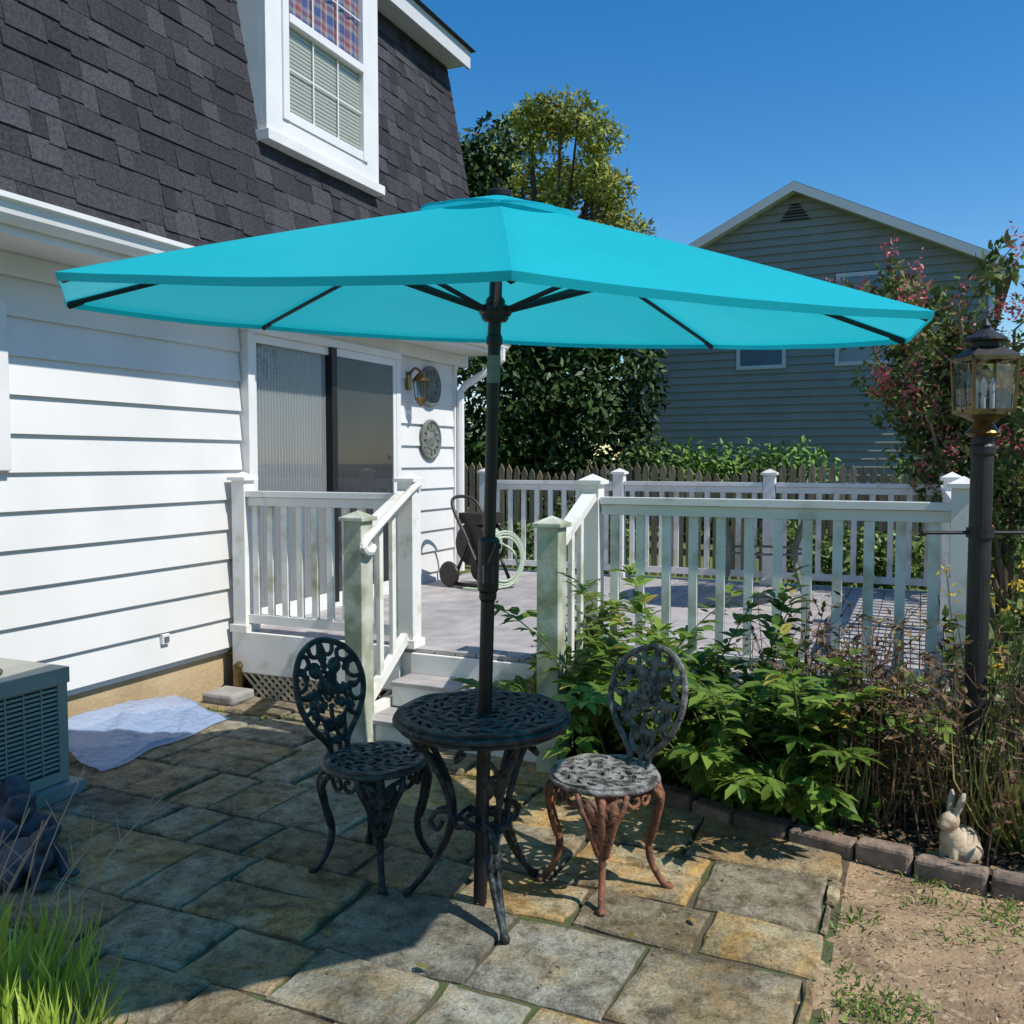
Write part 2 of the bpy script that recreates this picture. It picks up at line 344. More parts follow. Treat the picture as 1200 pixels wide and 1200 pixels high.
b=MB(H); b.box(-2.5,-1.76,.061,.064,1.62,2.33); b.obj('side_window_glass',M['screen'],house)
# sliding door
D0,D1,DZ=.18,2.04,.47
b=MB(H); DH=2.48
b.box(D0-.07,D0,.0,.09,.45,DH); b.box(D1,D1+.07,.0,.09,.45,DH); b.box(D0-.07,D1+.07,.0,.10,DH+.001,2.54)
b.box(D0,D1,.0,.11,.45,.485)
mid=(D0+D1)/2
b.box(D0+.001,D0+.05,.0,.06,.486,DH); b.box(D0+.05,mid-.03,.03,.06,DH-.06,DH); b.box(D0+.05,mid-.03,.03,.06,.486,.56)
b.box(D1-.05,D1-.001,.0,.085,.486,DH); b.box(mid+.04,D1-.05,.03,.085,DH-.06,DH); b.box(mid+.04,D1-.05,.03,.085,.486,.56)
b.obj('door_frame',M['trim'],house,bevel=.003)
b=MB(H); b.box(mid-.03,mid+.04,.0,.088,.487,DH-.001); b.obj('door_stile',M['black'],house)
b=MB(H); b.box(D0+.05,D1-.05,.001,.004,.486,DH); b.obj('door_room',M['dark'],house)
b=MB(H); n=70; pts=[]
for i in range(n*4+1):
    t=D0+.05+(mid-.03-D0-.05)*i/(n*4); o=.017+.009*math.sin(i/4*2*math.pi*.36+.6*math.sin(i*.05)); pts+= [(t,o,.5),(t,o,2.45)]
b.poly(pts,[(2*i,2*i+2,2*i+3,2*i+1) for i in range(n*4)]); b.obj('door_curtain',M['curtain'],house,smooth=True)
b=MB(H); b.box(mid+.05,D1-.05,.070,.072,.56,DH-.06); b.obj('door_screen',M['screen'],house)
b=MB(H)
for (a,c,o) in ((D0+.05,mid-.03,.038),(mid+.05,D1-.05,.076)): b.poly([(a,o,.56),(c,o,.56),(c,o,DH-.06),(a,o,DH-.06)],[(0,1,2,3)])
b.obj('door_glass',M['glass'],house)
b=MB(H); b.box(-.02,.06,.02,.07,.80,.93); b.box(-.01,.05,.07,.085,.81,.92,mi=1); b.obj('outlet_box',[M['ac'],M['gray']],house,bevel=.006)
b=MB(H); b.box(-.66,-.60,.02,.045,.47,.53); b.box(-.65,-.61,.045,.05,.48,.515,mi=1)
b.obj('wall_vent',[M['trim'],M['gray']],house,bevel=.003)
b=MB(H); b.tube([(-.02,.0,.30),(-.02,.12,.30),(-.02,.16,.25)],.014)
b.tube([(.02,.05,.05),(.02,.05,.42)],.02); b.tube([(-.06,.1,.05),(-.02,.12,.15),(.05,.12,.17),(.07,.1,.05)],.025); b.tube([(-.08,.12,.05),(-.08,.12,.22),(.02,.12,.26)],.03)
b.obj('faucet_pipes',M['brass'],house)
# ===== wall lantern & plaques =====
wl=empty('wall_lantern'); b=MB(H); c=(2.33,.16)
b.tube(smooth_pts([(c[0],.03,2.36),(c[0],.10,2.43),(c[0],.16,2.40)]),.012)
b.box(c[0]-.035,c[0]+.035,.03,.05,2.24,2.40)
b.lathe([(.005,2.40),(.03,2.38),(.075,2.32),(.08,2.315)],(c[0],c[1],0),6); b.lathe([(.008,2.09),(.03,2.12),(.05,2.155),(.045,2.165)],(c[0],c[1],0),6)
for k in range(6):
    a=k*math.pi/3; b.tube([(c[0]+.045*math.cos(a),c[1]+.045*math.sin(a),2.15),(c[0]+.07*math.cos(a),c[1]+.07*math.sin(a),2.32)],.005,5)
b.obj('frame',M['brass'],wl)
b=MB(H); pts=[(c[0]+r*math.cos(k*math.pi/3),c[1]+r*math.sin(k*math.pi/3),z) for r,z in ((.043,2.155),(.067,2.315)) for k in range(6)]
b.poly(pts,[(k,(k+1)%6,6+(k+1)%6,6+k) for k in range(6)]); b.obj('glass_panes',M['lglass'],wl)
for zc in (2.30,1.80):
    b=MB(H); R=.19; pts=[]
    prof=[(R,.0),(R,.022),(R-.02,.028),(R-.035,.016),(.10,.016),(.09,.024),(.075,.016),(.03,.03),(0.003,.032)]
    n=28
    for r,d in prof:
        for j in range(n): a=2*math.pi*j/n; pts.append((2.72+r*math.cos(a),.035+d,zc+r*math.sin(a)))
    b.poly(pts,[(i*n+j,i*n+(j+1)%n,(i+1)*n+(j+1)%n,(i+1)*n+j) for i in range(len(prof)-1) for j in range(n)])
    for k in range(12):
        a=k*math.pi/6; b.tube([(2.72+.105*math.cos(a),.055,zc+.105*math.sin(a)),(2.72+.145*math.cos(a),.055,zc+.145*math.sin(a))],.009,5)
    b.obj('wall_plaque',M['gray'])
# ===== deck =====
deck=empty('wooden_deck'); DT=3.9; OW=4.52
b=MB(H); o=.04
while o<OW:
    s=random.uniform(.85,1.12); b.box(-.03,DT,o,min(o+.136,OW),.425,.45,(s,s,s)); o+=.142
for k,(a0,a1,zz) in enumerate([(-.30,-.031,.30),(-.58,-.301,.15)]):
    b.box(a0,a0+.128,1.45,2.56,zz-.025,zz); b.box(a0+.134,a1,1.45,2.56,zz-.025,zz)
b.obj('boards',M['deck'],deck,bevel=.003)
b=MB(H)
b.box(-.06,-.031,.06,1.37,.18,.455); b.box(-.06,-.031,2.64,OW+.03,.18,.455); b.box(-.03,DT,OW,OW+.03,.18,.455); b.box(-.029,.0,.06,OW-.01,.16,.42)
b.box(DT,DT+.03,0,OW,.18,.455)
b.box(-.062,-.032,1.45,2.56,.30,.424); b.box(-.28,-.262,1.45,2.56,.15,.275); b.box(-.56,-.542,1.45,2.56,.0,.125)
b.box(-.6,-.03,1.40,1.445,.0,.20); b.box(-.6,-.03,2.565,2.61,.0,.20)
b.obj('fascia',M['vinyl'],deck,bevel=.004)
b=MB(H)
def lattice(o0,o1):
    k=o0-.2
    while k<o1:
        for sg in (1,-1):
            a,c=(k,k+.2) if sg>0 else (k+.2,k)
            if min(a,c)>=o0-.01 and max(a,c)<=o1+.01:
                b.beam((-.04 if sg>0 else -.048,a,.0),(-.04 if sg>0 else -.048,c,.178),.007,.018)
        k+=.06
lattice(.1,1.36); lattice(2.66,4.5); b.obj('lattice',M['lattice'],deck)
b=MB(H); b.box(.0,DT,.3,OW-.1,-.05,.1); b.obj('under_deck_soil',M['soil'],deck)
rail=empty('deck_railing')
bp=MB(H); ba=MB(H); bb=MB(H)
def post(t,o,z0,z1,B,w=.052):
    B.box(t-w,t+w,o-w,o+w,z0,z1-.03)
    B.box(t-w-.018,t+w+.018,o-w-.018,o+w+.018,z0+.0,z0+.05) if z0>.2 else None
    c=w+.02; B.box(t-c,t+c,o-c,o+c,z1-.03,z1-.008)
    B.poly([(t-c+.006,o-c+.006,z1-.008),(t+c-.006,o-c+.006,z1-.008),(t+c-.006,o+c-.006,z1-.008),(t-c+.006,o+c-.006,z1-.008),(t,o,z1+.028)],[(0,1,4),(1,2,4),(2,3,4),(3,0,4),(0,3,2,1)])
def run(t0,o0,t1,o1,z=.45,h=.93,sp=.148,w=.024):
    L=math.hypot(t1-t0,o1-o0); n=max(1,round(L/sp)); dt,do=(t1-t0)/L,(o1-o0)/L
    bp.beam((t0,o0,z+h),(t1,o1,z+h),.085,.038); bp.beam((t0,o0,z+h-.05),(t1,o1,z+h-.05),.045,.055)
    bp.beam((t0,o0,z+.09),(t1,o1,z+.09),.045,.06)
    for i in range(n):
        s=(i+.5)/n*L; x,y=t0+dt*s,o0+do*s
        bb.box(x-w*(.55 if abs(do)>.5 else 1),x+w*(.55 if abs(do)>.5 else 1),y-w*(1 if abs(do)>.5 else .55),y+w*(1 if abs(do)>.5 else .55),z+.12,z+h-.078)
post(.0,.12,.451,1.5,bp); post(0,1.41,.451,1.5,bp); post(0,2.60,.451,1.5,bp); post(0,OW-.05,.451,1.5,bp)
run(0,.17,0,1.36,sp=.125); run(0,2.66,0,OW-.1)
for (t,o) in ((DT-.06,.08),(DT-.06,1.55),(DT-.06,3.0),(DT-.06,OW-.05),(1.9,OW-.05)): post(t,o,.451,1.5,bp)
for a,c in ((.14,1.49),(1.61,2.94),(3.06,OW-.1)): run(DT-.06,a,DT-.06,c)
run(.06,OW-.05,1.84,OW-.05); run(1.96,OW-.05,DT-.12,OW-.05)
post(-.62,1.45,.0,1.30,ba,.058); post(-.62,2.60,.0,1.30,ba,.058)
for o in (1.41,2.60):
    bp.beam((-.56,o,1.17),(-.055,o,1.40),.08,.04); bp.beam((-.56,o,.17),(-.055,o,.52),.045,.06)
    for k in range(3):
        t=-.48+.14*k; zz=.17+(t+.56)*.7; bb.box(t-.02,t+.02,o-.014,o+.014,zz+.02,1.15+(t+.56)*.45)
bp.tube(smooth_pts([(-.55,1.50,1.12),(-.62,1.53,1.10),(-.68,1.53,1.12),(-.62,1.52,1.18),(-.05,1.475,1.44),(.02,1.46,1.43)],5),.022,8)
bp.obj('posts_and_rails',M['vinyl'],rail,bevel=.004); ba.obj('newel_posts',M['algae'],rail,bevel=.004); bb.obj('balusters',M['baluster'],rail,bevel=.003)
# ===== hose reel =====
hr=empty('hose_reel',H((2.62,.62,.45)),math.radians(-40))
b=MB()
for s in (-.17,.17):
    b.tube([(-.2,s,.02),(0,s,.42),(.22,s,.02)],.018); b.tube([(-.2,s,.03),(.22,s,.03)],.018)
    b.lathe([(.02,-.012),(.19,-.012),(.2,0),(.19,.012),(.02,.012)],(0,s*.75,.40),24,axis='y')
    b.lathe([(.02,-.02),(.11,-.02),(.12,0),(.11,.02),(.02,.02)],(-.2,s*1.25,.12),18,axis='y')
b.tube(smooth_pts([(0,-.17,.42),(-.2,-.17,.75),(-.26,0,.82),(-.2,.17,.75),(0,.17,.42)]),.017)
b.box(-.14,.14,-.15,.15,.58,.68); b.obj('frame_and_wheels',M['plastic'],hr,bevel=.006)
b=MB()
for k in range(9):
    for R in (.10,.13,.16): 
        y=-.1+.025*k; b.tube([(R*math.cos(a),y,.40+R*math.sin(a)) for a in [i*math.pi/12 for i in range(24)]],.012,6,cyc=True)
b.tube(smooth_pts([(.16,.1,.4),(.25,.18,.3),(.3,.15,.05),(.22,-.2,.02),(.05,-.3,.02)]),.012,6)
for R in (.2,.23,.25): b.tube([(.28+.06*math.cos(a),R*math.cos(a)*.8,.27+R*math.sin(a)) for a in [i*math.pi/12 for i in range(24)]],.012,6,cyc=True)
b.obj('coiled_hose',M['hose'],hr,smooth=True)
# ===== deck table =====
pt=empty('patio_dining_table',(2.05,7.45,.45))
b=MB(); b.lathe([(.02,.72),(.62,.72),(.64,.725),(.64,.745),(.62,.75),(.02,.75)],n=40); b.obj('top',M['tabletop'],pt)
b=MB()
for k in range(4):
    a=k*math.pi/2+.5; b.tube(smooth_pts([(.5*math.cos(a),.5*math.sin(a),.72),(.35*math.cos(a),.35*math.sin(a),.4),(.5*math.cos(a),.5*math.sin(a),.0)]),.018)
b.tube([(.36*math.cos(i*.4),.36*math.sin(i*.4),.42) for i in range(15)],.01); b.obj('legs',M['gray'],pt)
# ===== patio =====
def edge_y(x):
    P=[(-9,5.2),(.18,4.75),(.42,4.36),(.77,4.1),(1.02,3.84),(1.4,3.56),(1.85,3.24),(2.5,2.95),(9,2.5)]
    for (x0,y0),(x1,y1) in zip(P,P[1:]):
        if x0<=x<=x1: return y0+(y1-y0)*(x-x0)/(x1-x0)
    return 2.5
b=MB(H)
def slab(t0,t1,o0,o1):
    c=H(((t0+t1)/2,(o0+o1)/2,0))
    if c[0]>.2 and c[1]>edge_y(c[0])-.04: return
    g=.008; t0+=g;o0+=g;t1-=g;o1-=g
    ring=[]; S_=random.random()*99
    cor=[(t0,o0),(t1,o0),(t1,o1),(t0,o1)]; cor=[(a+random.uniform(-.012,.012),c_+random.uniform(-.012,.012)) for a,c_ in cor]
    for q in range(4):
        a,c_=cor[q],cor[(q+1)%4]
        for i in range(9):
            f=i/9; x_=a[0]+(c_[0]-a[0])*f; y_=a[1]+(c_[1]-a[1])*f
            ring.append((x_+.014*mn.noise((x_*9,y_*9,S_)),y_+.014*mn.noise((x_*9,y_*9,S_+7))))
    cx,cy=(t0+t1)/2,(o0+o1)/2; n=len(ring); zz=.032+random.uniform(-.006,.006); tx,ty=random.uniform(-.012,.012),random.uniform(-.012,.012)
    def zof(p): return zz+(p[0]-cx)*tx+(p[1]-cy)*ty
    s=lambda p,k:(cx+(p[0]-cx)*(1-k/(abs(t1-t0))),cy+(p[1]-cy)*(1-k/abs(o1-o0)))
    V=[(p[0],p[1],.0) for p in ring]+[(p[0],p[1],zof(p)-.009) for p in ring]+[(*s(p,.016),zof(p)-.001) for p in ring]+[(*s(p,.05),zof(p)) for p in ring]
    F=[(k*n+i,k*n+(i+1)%n,(k+1)*n+(i+1)%n,(k+1)*n+i) for k in range(3) for i in range(n)]+[tuple(3*n+i for i in range(n))]
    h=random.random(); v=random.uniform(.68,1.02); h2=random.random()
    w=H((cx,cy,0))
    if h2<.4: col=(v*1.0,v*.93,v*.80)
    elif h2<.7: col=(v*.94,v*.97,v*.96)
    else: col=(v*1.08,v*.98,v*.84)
    if w[0]>-.3 and h>.3: v=min(1.05,v*1.25); col=(v*1.13,v*1.02,v*.80)  # ochre tint plus painted sunlight on most slabs towards the right
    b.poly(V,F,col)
t=-.08
while t>-6.5:
    d=random.choice([.30,.36,.42,.46]); o=.02+random.uniform(-.01,0)
    while o<4.0:
        w=random.choice([.28,.36,.44,.52,.6]); o1=o+w
        if o1>3.75: o1=4.03+random.uniform(-.04,.02)
        if w>.5 and d>.4 and random.random()<.5: 
            m=t-d*random.uniform(.4,.6); slab(m,t,o,o1); slab(t-d,m,o,o1)
        else: slab(t-d,t,o,o1)
        o=o1
    t-=d
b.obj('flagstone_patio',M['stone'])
b=MB(H); b.poly([(-7,.0,.016),(0,.0,.016),(0,4.06,.016),(-7,4.06,.016)],[(0,1,2,3)]); b.obj('patio_joint_soil',M['joint'],recalc=False)
b=MB(); b.poly([(-400,-400,-.03),(400,-400,-.03),(400,600,-.03),(-400,600,-.03)],[(0,1,2,3)]); b.obj('ground',M['grass'],recalc=False)
def gridmesh(name,x0,x1,y0,y1,nx,ny,zf,mt,keep=None,tf=None):
    V=[];F=[]
    for j in range(ny+1):
        for i in range(nx+1):
            x=x0+(x1-x0)*i/nx;y=y0+(y1-y0)*j/ny; V.append((x,y,zf(x,y)))
    for j in range(ny):
        for i in range(nx):
            q=j*(nx+1)+i; 
            if keep and not keep(V[q][0],V[q][1]): continue
            F.append((q,q+1,q+nx+2,q+nx+1))
    bb_=MB(tf); bb_.poly(V,F); return bb_.obj(name,mt,smooth=True,recalc=False)
gridmesh('dirt',.2,6,.5,5,120,90,lambda x,y:.014+.012*mn.noise((x*2,y*2,0))+.006*mn.noise((x*9,y*9,1)),M['dirt'],keep=lambda x,y: toH(x,y)[1]>4.0 and y<edge_y(x)+.1)
gridmesh('garden_bed_soil',.2,8,2.6,6.4,110,70,lambda x,y:.05+.03*mn.noise((x*2,y*2,3))+.012*mn.noise((x*12,y*12,1)),M['soil'],keep=lambda x,y: y>edge_y(x)+.03 and toH(x,y)[0]<.1)
b=MB(); pl=[Vector((.30,4.50,0)),Vector((.42,4.36,0)),Vector((.77,4.1,0)),Vector((1.02,3.84,0)),Vector((1.4,3.56,0)),Vector((1.85,3.24,0)),Vector((2.5,2.95,0)),Vector((3.6,2.7,0))]
sp=smooth_pts(pl,12); acc=[0]
for i in range(1,len(sp)): acc.append(acc[-1]+(sp[i]-sp[i-1]).length)
def at(s):
    for i in range(1,len(acc)):
        if acc[i]>=s: return sp[i-1].lerp(sp[i],(s-acc[i-1])/(acc[i]-acc[i-1]))
    return sp[-1]
s=0
while s<acc[-1]-.25:
    L=random.uniform(.2,.27); a=at(s);c=at(s+L-.012); v=random.uniform(.7,1.3); z=.045+random.uniform(-.008,.008)
    b.beam((a.x,a.y,z),(c.x,c.y,z+random.uniform(-.008,.008)),.095,.09,(v,v*.97,v*.95)); s+=L
b.obj('stone_edging',M['brick'],bevel=.014)
# ===== umbrella =====
um=empty('patio_umbrella')
base=Vector((-.114,3.17,.03)); top=Vector((-.046,3.045,2.44)); ax=(top-base).normalized()
def along(z): return base+ax*((z-base.z)/ax.z)
b=MB(); b.tube([along(.03),along(1.2)],.024,16); b.tube([along(1.2),along(2.40)],.021,16)
for z0,z1,r in ((1.15,1.34,.036),(1.12,1.16,.03),(1.98,2.02,.027),(2.06,2.10,.045),(2.10,2.14,.032)): b.tube([along(z0),along(z0+.01),along(z1-.01),along(z1)],[r*.8,r,r,r*.8],16)
b.obj('pole',M['black'],um,smooth=False)
b=MB(); p=along(1.25); b.tube([p+Vector((0,-.03,0)),p+Vector((0,-.075,0))],.014,8); b.tube([p+Vector((0,-.07,0)),p+Vector((.03,-.075,.07))],.008,8); b.tube([p+Vector((.03,-.07,.07)),p+Vector((.035,-.12,.07))],.011,8)
b.tube([p+Vector((.0,-.05,-.0)),p+Vector((.0,-.05,-.06))],.02,8)
b.obj('crank',M['black'],um)
b=MB(); b.tube([along(1.86),along(1.95)],.0225,16); b.obj('label',M['gray'],um)
tiltM=Matrix.Rotation(math.radians(2.3),3,'Y')@Matrix.Rotation(math.radians(4.9),3,'X')
cc=along(2.06)
def UT(p):
    q=tiltM@Vector((p[0],p[1],p[2]-2.06)); return cc+q
R=1.40; ZR=2.065; ZT=2.45
def zprof(r): f=r/R; return ZT-(ZT-ZR)*f+.008*math.sin(math.pi*f)
a0=math.radians(-90+2.5)
def canopy_mesh(r0,r1,lift,name,sc,sagk):
    b=MB(UT); nu,nv=16,16; hem=MB(UT)
    for k in range(8):
        A=a0+k*math.pi/4; B_=A+math.pi/4; V=[]
        for j in range(nv+1):
            r=r0+(r1-r0)*j/nv; f=(r-r0)/(r1-r0)
            for i in range(nu+1):
                u=i/nu; w=4*u*(1-u); rr=r*(1-sc*w*f**4)
                x=rr*((1-u)*math.cos(A)+u*math.cos(B_)); y=rr*((1-u)*math.sin(A)+u*math.sin(B_))
                edge=min(u,1-u)*r
                wr=.0025*mn.noise((x*4,y*4,k))*min(1,edge*8)
                z=zprof(r)+lift-sagk*w*f*(1.6-f)+wr
                V.append((x,y,z))
        b.poly(V,[(j*(nu+1)+i,j*(nu+1)+i+1,(j+1)*(nu+1)+i+1,(j+1)*(nu+1)+i) for j in range(nv) for i in range(nu)])
        E=V[nv*(nu+1):]; hz=.018 if r1>1 else .008
        hem.poly(E+[(x*.996,y*.996,z-hz) for x,y,z in E],[(i,i+1,nu+2+i,nu+1+i) for i in range(nu)])
    b.obj(name,M['canopy'],um,recalc=False,smooth=True); hem.obj(name+'_hem',M['canopy'],um,recalc=False)
canopy_mesh(.10,R,0,'canopy',.006,.018)
canopy_mesh(.0,.25,.018,'vent_cap',-.12,-.004)
b=MB(UT)
for k in range(8):
    A=a0+k*math.pi/4; ca,sa=math.cos(A),math.sin(A)
    pts=[(r*ca,r*sa,zprof(r)-.012) for r in np.linspace(.03,R-.015,12)]; b.tube(pts,.0085,6)
    b.tube([(.035*ca,.035*sa,ZR+.03),(.62*ca,.62*sa,zprof(.62)-.02)],.0085,6)
    b.tube([(.60*ca,.60*sa,zprof(.6)-.025),(.66*ca,.66*sa,zprof(.66)-.025)],.013,6)
    b.tube([((R-.06)*ca,(R-.06)*sa,zprof(R-.06)-.014),((R-.014)*ca,(R-.014)*sa,zprof(R)-.014)],.010,6)
b.lathe([(.05,2.08),(.055,2.09),(.055,2.11),(.03,2.12)]); b.lathe([(.045,2.35),(.05,2.39)]); b.lathe([(.04,ZT+.012),(.04,ZT+.026),(.03,ZT+.034),(.005,ZT+.038)])
b.obj('ribs_and_struts',M['black'],um)
# ===== iron furniture =====
def disc(rad,thick,rings,nr,na,z,name,mt,parent):
    V=[];F=[]
    for j in range(nr+1):
        r=.02+(rad-.02)*j/nr
        for i in range(na): a=2*math.pi*i/na; V.append((r*math.cos(a),r*math.sin(a),z+.003*math.sin(r*90)*math.cos(a*8)))
    for j in range(nr):
        r=.02+(rad-.02)*(j+.5)/nr
        for i in range(na):
            a=2*math.pi*(i+.5)/na; hole=False
            for (rc,n,hr_,ha,ph,tw) in rings:
                d=(r-rc)/hr_
                if abs(d)<1:
                    x=((a+ph+tw*d)*n/(2*math.pi))%1-.5
                    if abs(x)<ha*(1-d*d)**.6: hole=True;break
            if not hole: F.append((j*na+i,j*na+(i+1)%na,(j+1)*na+(i+1)%na,(j+1)*na+i))
    b=MB(); b.poly(V,F); o=b.obj(name,mt,parent,recalc=False)
    m=o.modifiers.new('s','SOLIDIFY'); m.thickness=thick; m.offset=-1
    return o
def filled_leaf(b,c,ang,L,W,f):
    P=[(0,0),(.25,.8),(.45,.55),(.6,1),(.8,.5),(1,0),(.8,-.5),(.6,-1),(.45,-.55),(.25,-.8)]
    pts=[]
    for x,y in P:
        X=x*L;Y=y*W/2; pts.append((c[0]+X*math.cos(ang)-Y*math.sin(ang),c[1]+X*math.sin(ang)+Y*math.cos(ang)))
    n=len(pts); V=[f(p[0],p[1],.005) for p in pts]+[f(p[0],p[1],-.005) for p in pts]+[f(c[0]+L*.5*math.cos(ang),c[1]+L*.5*math.sin(ang),.012),f(c[0]+L*.5*math.cos(ang),c[1]+L*.5*math.sin(ang),-.008)]
    F=[(i,(i+1)%n,n+(i+1)%n,n+i) for i in range(n)]+[(i,(i+1)%n,2*n) for i in range(n)]+[(n+i,n+(i+1)%n,2*n+1) for i in range(n)]
    b.poly(V,F)
def chair(loc,face,seatmat,backmat,legmat):
    e=empty('bistro_chair',(loc[0],loc[1],.035),math.atan2(face[1],face[0]))
    zs=.415; R=.195
    disc(R,.012,[(.045,5,.02,.26,0,0),(.088,10,.019,.27,0,.15),(.122,14,.012,.27,.2,0),(.155,18,.017,.27,0,-.12)],34,216,zs,'seat',seatmat,e)
    b=MB(); b.tube([((R)*math.cos(i*math.pi/24),(R)*math.sin(i*math.pi/24),zs-.006) for i in range(48)],.011,8,cyc=True)
    b.lathe([(.006,zs+.012),(.02,zs+.008),(.028,zs)],n=12)
    for k in range(6): a=k*math.pi/3; b.lathe([(.003,zs+.008),(.014,zs+.005),(.017,zs-.002)],(.035*math.cos(a),.035*math.sin(a),0),8)
    b.obj('seat_rim',seatmat,e,smooth=True)
    def f(y,h,d=0): return (-.175-.20*h-.10*h*h+.55*y*y+d, y, zs+h)
    b=MB()
    half=[(.055,-.02),(.05,.03),(.085,.075),(.135,.125),(.175,.19),(.19,.26),(.175,.335),(.125,.395),(.06,.425)]
    full=[f(y,h) for y,h in half]+[f(0,.435)]+[f(-y,h) for y,h in reversed(half)]
    b.tube(smooth_pts(full,5),.0125,7)
    def cur(P,r=.0095,cyc=False,mir=True):
        for s in ((1,-1) if mir else (1,)): b.tube(smooth_pts([f(s*y,h) for y,h in P],5,cyc),r,6,cyc=cyc)
    cur([(0,-.02),(.012,.06),(-.006,.13),(0,.19)],.010,mir=False)
    cur([(0,.04),(.04,.06),(.055,.10),(.03,.13),(.008,.11)]); 
    cur([(.05,.03),(.02,.06),(.0,.05)]); cur([(.0,.12),(.05,.13),(.09,.17),(.085,.215),(.05,.22),(.045,.19),(.065,.18)])
    cur([(.135,.125),(.10,.135),(.085,.165)]); cur([(.175,.19),(.14,.18),(.115,.2),(.12,.235),(.15,.24),(.187,.26)])
    cur([(.187,.27),(.15,.27),(.12,.29),(.13,.325),(.165,.335)]); cur([(.16,.355),(.12,.34),(.085,.355),(.09,.385),(.12,.39)])
    cur([(.07,.42),(.06,.385),(.03,.375),(.0,.40)]); cur([(.05,.30),(.08,.32),(.07,.35),(.04,.345),(.03,.32)])
    cur([(.0,.435),(.015,.38),(.0,.34)],mir=True)
    for R_,k0 in ((.018,0),(.034,1),(.05,2)):
        nn=5
        b.tube(smooth_pts([f(R_*(1+.18*math.cos(nn*a))*math.cos(a+k0),.265+R_*(1+.18*math.cos(nn*a))*math.sin(a+k0),.012-.004*k0) for a in [i*math.pi/10 for i in range(20)]],2,True),.009,6,cyc=True)
    for (y,h,an,L,W) in ((.01,.09,.7,.075,.05),(.045,.235,.05,.07,.045),(.03,.30,.9,.075,.05),(.02,.20,-.4,.07,.045),(.10,.30,.8,.05,.035),(.085,.14,.9,.055,.04),(.0,.315,1.571,.075,.045),(.11,.25,-.4,.05,.03)):
        filled_leaf(b,(y,h),an,L,W,f); filled_leaf(b,(-y,h),math.pi-an,L,W,f)
    b.obj('back',backmat,e,smooth=False)
    b=MB()
    for k in range(4):
        a=math.pi/4+k*math.pi/2; ca,sa=math.cos(a),math.sin(a)
        def g(r,s,z): return (r*ca-s*sa,r*sa+s*ca,z)
        main=[g(.175,0,.40),g(.205,0,.35),(g(.19,0,.26)),g(.165,0,.17),g(.175,0,.09),g(.215,0,.02),g(.235,0,.0)]
        b.tube(smooth_pts(main,5),[.016]*10+[.014]*10+[.012]*8+[.016]*3,8)
        b.tube([g(.24,0,-.004),g(.232,0,.014)],.017,8)
        for s in (1,-1):
            b.tube(smooth_pts([g(.178,s*.085,.40),g(.20,s*.075,.36),g(.198,s*.045,.30),g(.188,s*.03,.24),g(.172,s*.012,.18)],5),.012,6)
            b.tube(smooth_pts([g(.185,s*.07,.385),g(.20,s*.03,.37),g(.203,s*.012,.34),g(.2,s*.03,.315),g(.2,s*.052,.33)],4),.010,6)
            b.tube(smooth_pts([g(.195,s*.04,.29),g(.19,s*.012,.28),g(.182,s*.01,.24)],4),.008,6)
            filled_leaf(b,(s*.02,.30),1.2 if s>0 else 1.94,.09,.05,lambda y,h,d=0: g(.202+d,y,h))
            filled_leaf(b,(s*.008,.22),1.3 if s>0 else 1.84,.07,.035,lambda y,h,d=0: g(.188+d,y,h))
    for k in range(4):
        a=k*math.pi/2
        for s in (1,-1):
            P=[]
            for (da,z) in ((.35,.385),(.2,.35),(.05,.36),(.08,.385),(.16,.38)): P.append((.185*math.cos(a+s*da),.185*math.sin(a+s*da),z))
            b.tube(smooth_pts(P,4),.008,6)
    b.obj('legs',legmat,e,smooth=True)
    return e
chair((-.53,3.47),(.86,-.5),M['irons'],M['iron'],M['iron'])
chair((.34,3.31),(-.80,-.60),M['ironw'],M['ironb'],M['rust'])
tb=empty('bistro_table',(-.105,3.17,.035)); zt=.675
disc(.30,.014,[(.05,6,.018,.26,0,0),(.088,10,.016,.25,.1,.1),(.13,16,.017,.25,0,-.12),(.172,22,.015,.25,.1,.1),(.212,26,.013,.25,0,.1),(.252,30,.015,.25,.1,-.08)],56,360,zt,'top',M['iron'],tb)
b=MB(); b.tube([(.302*math.cos(i*math.pi/32),.302*math.sin(i*math.pi/32),zt-.008) for i in range(64)],.012,8,cyc=True)
b.tube([(.285*math.cos(i*math.pi/32),.285*math.sin(i*math.pi/32),zt-.03) for i in range(64)],.010,8,cyc=True)
b.tube([(.06*math.cos(i*math.pi/12),.06*math.sin(i*math.pi/12),.30) for i in range(24)],.010,6,cyc=True)
b.tube([(.10*math.cos(i*math.pi/12),.10*math.sin(i*math.pi/12),.30+.01*math.cos(i*math.pi/2)) for i in range(24)],.009,6,cyc=True)
for k in range(6): a=k*math.pi/3; b.tube([(.055*math.cos(a),.055*math.sin(a),.30),(.1*math.cos(a),.1*math.sin(a),.30)],.008,6)
b.obj('rim_and_brace',M['iron'],tb,smooth=True)
b=MB()
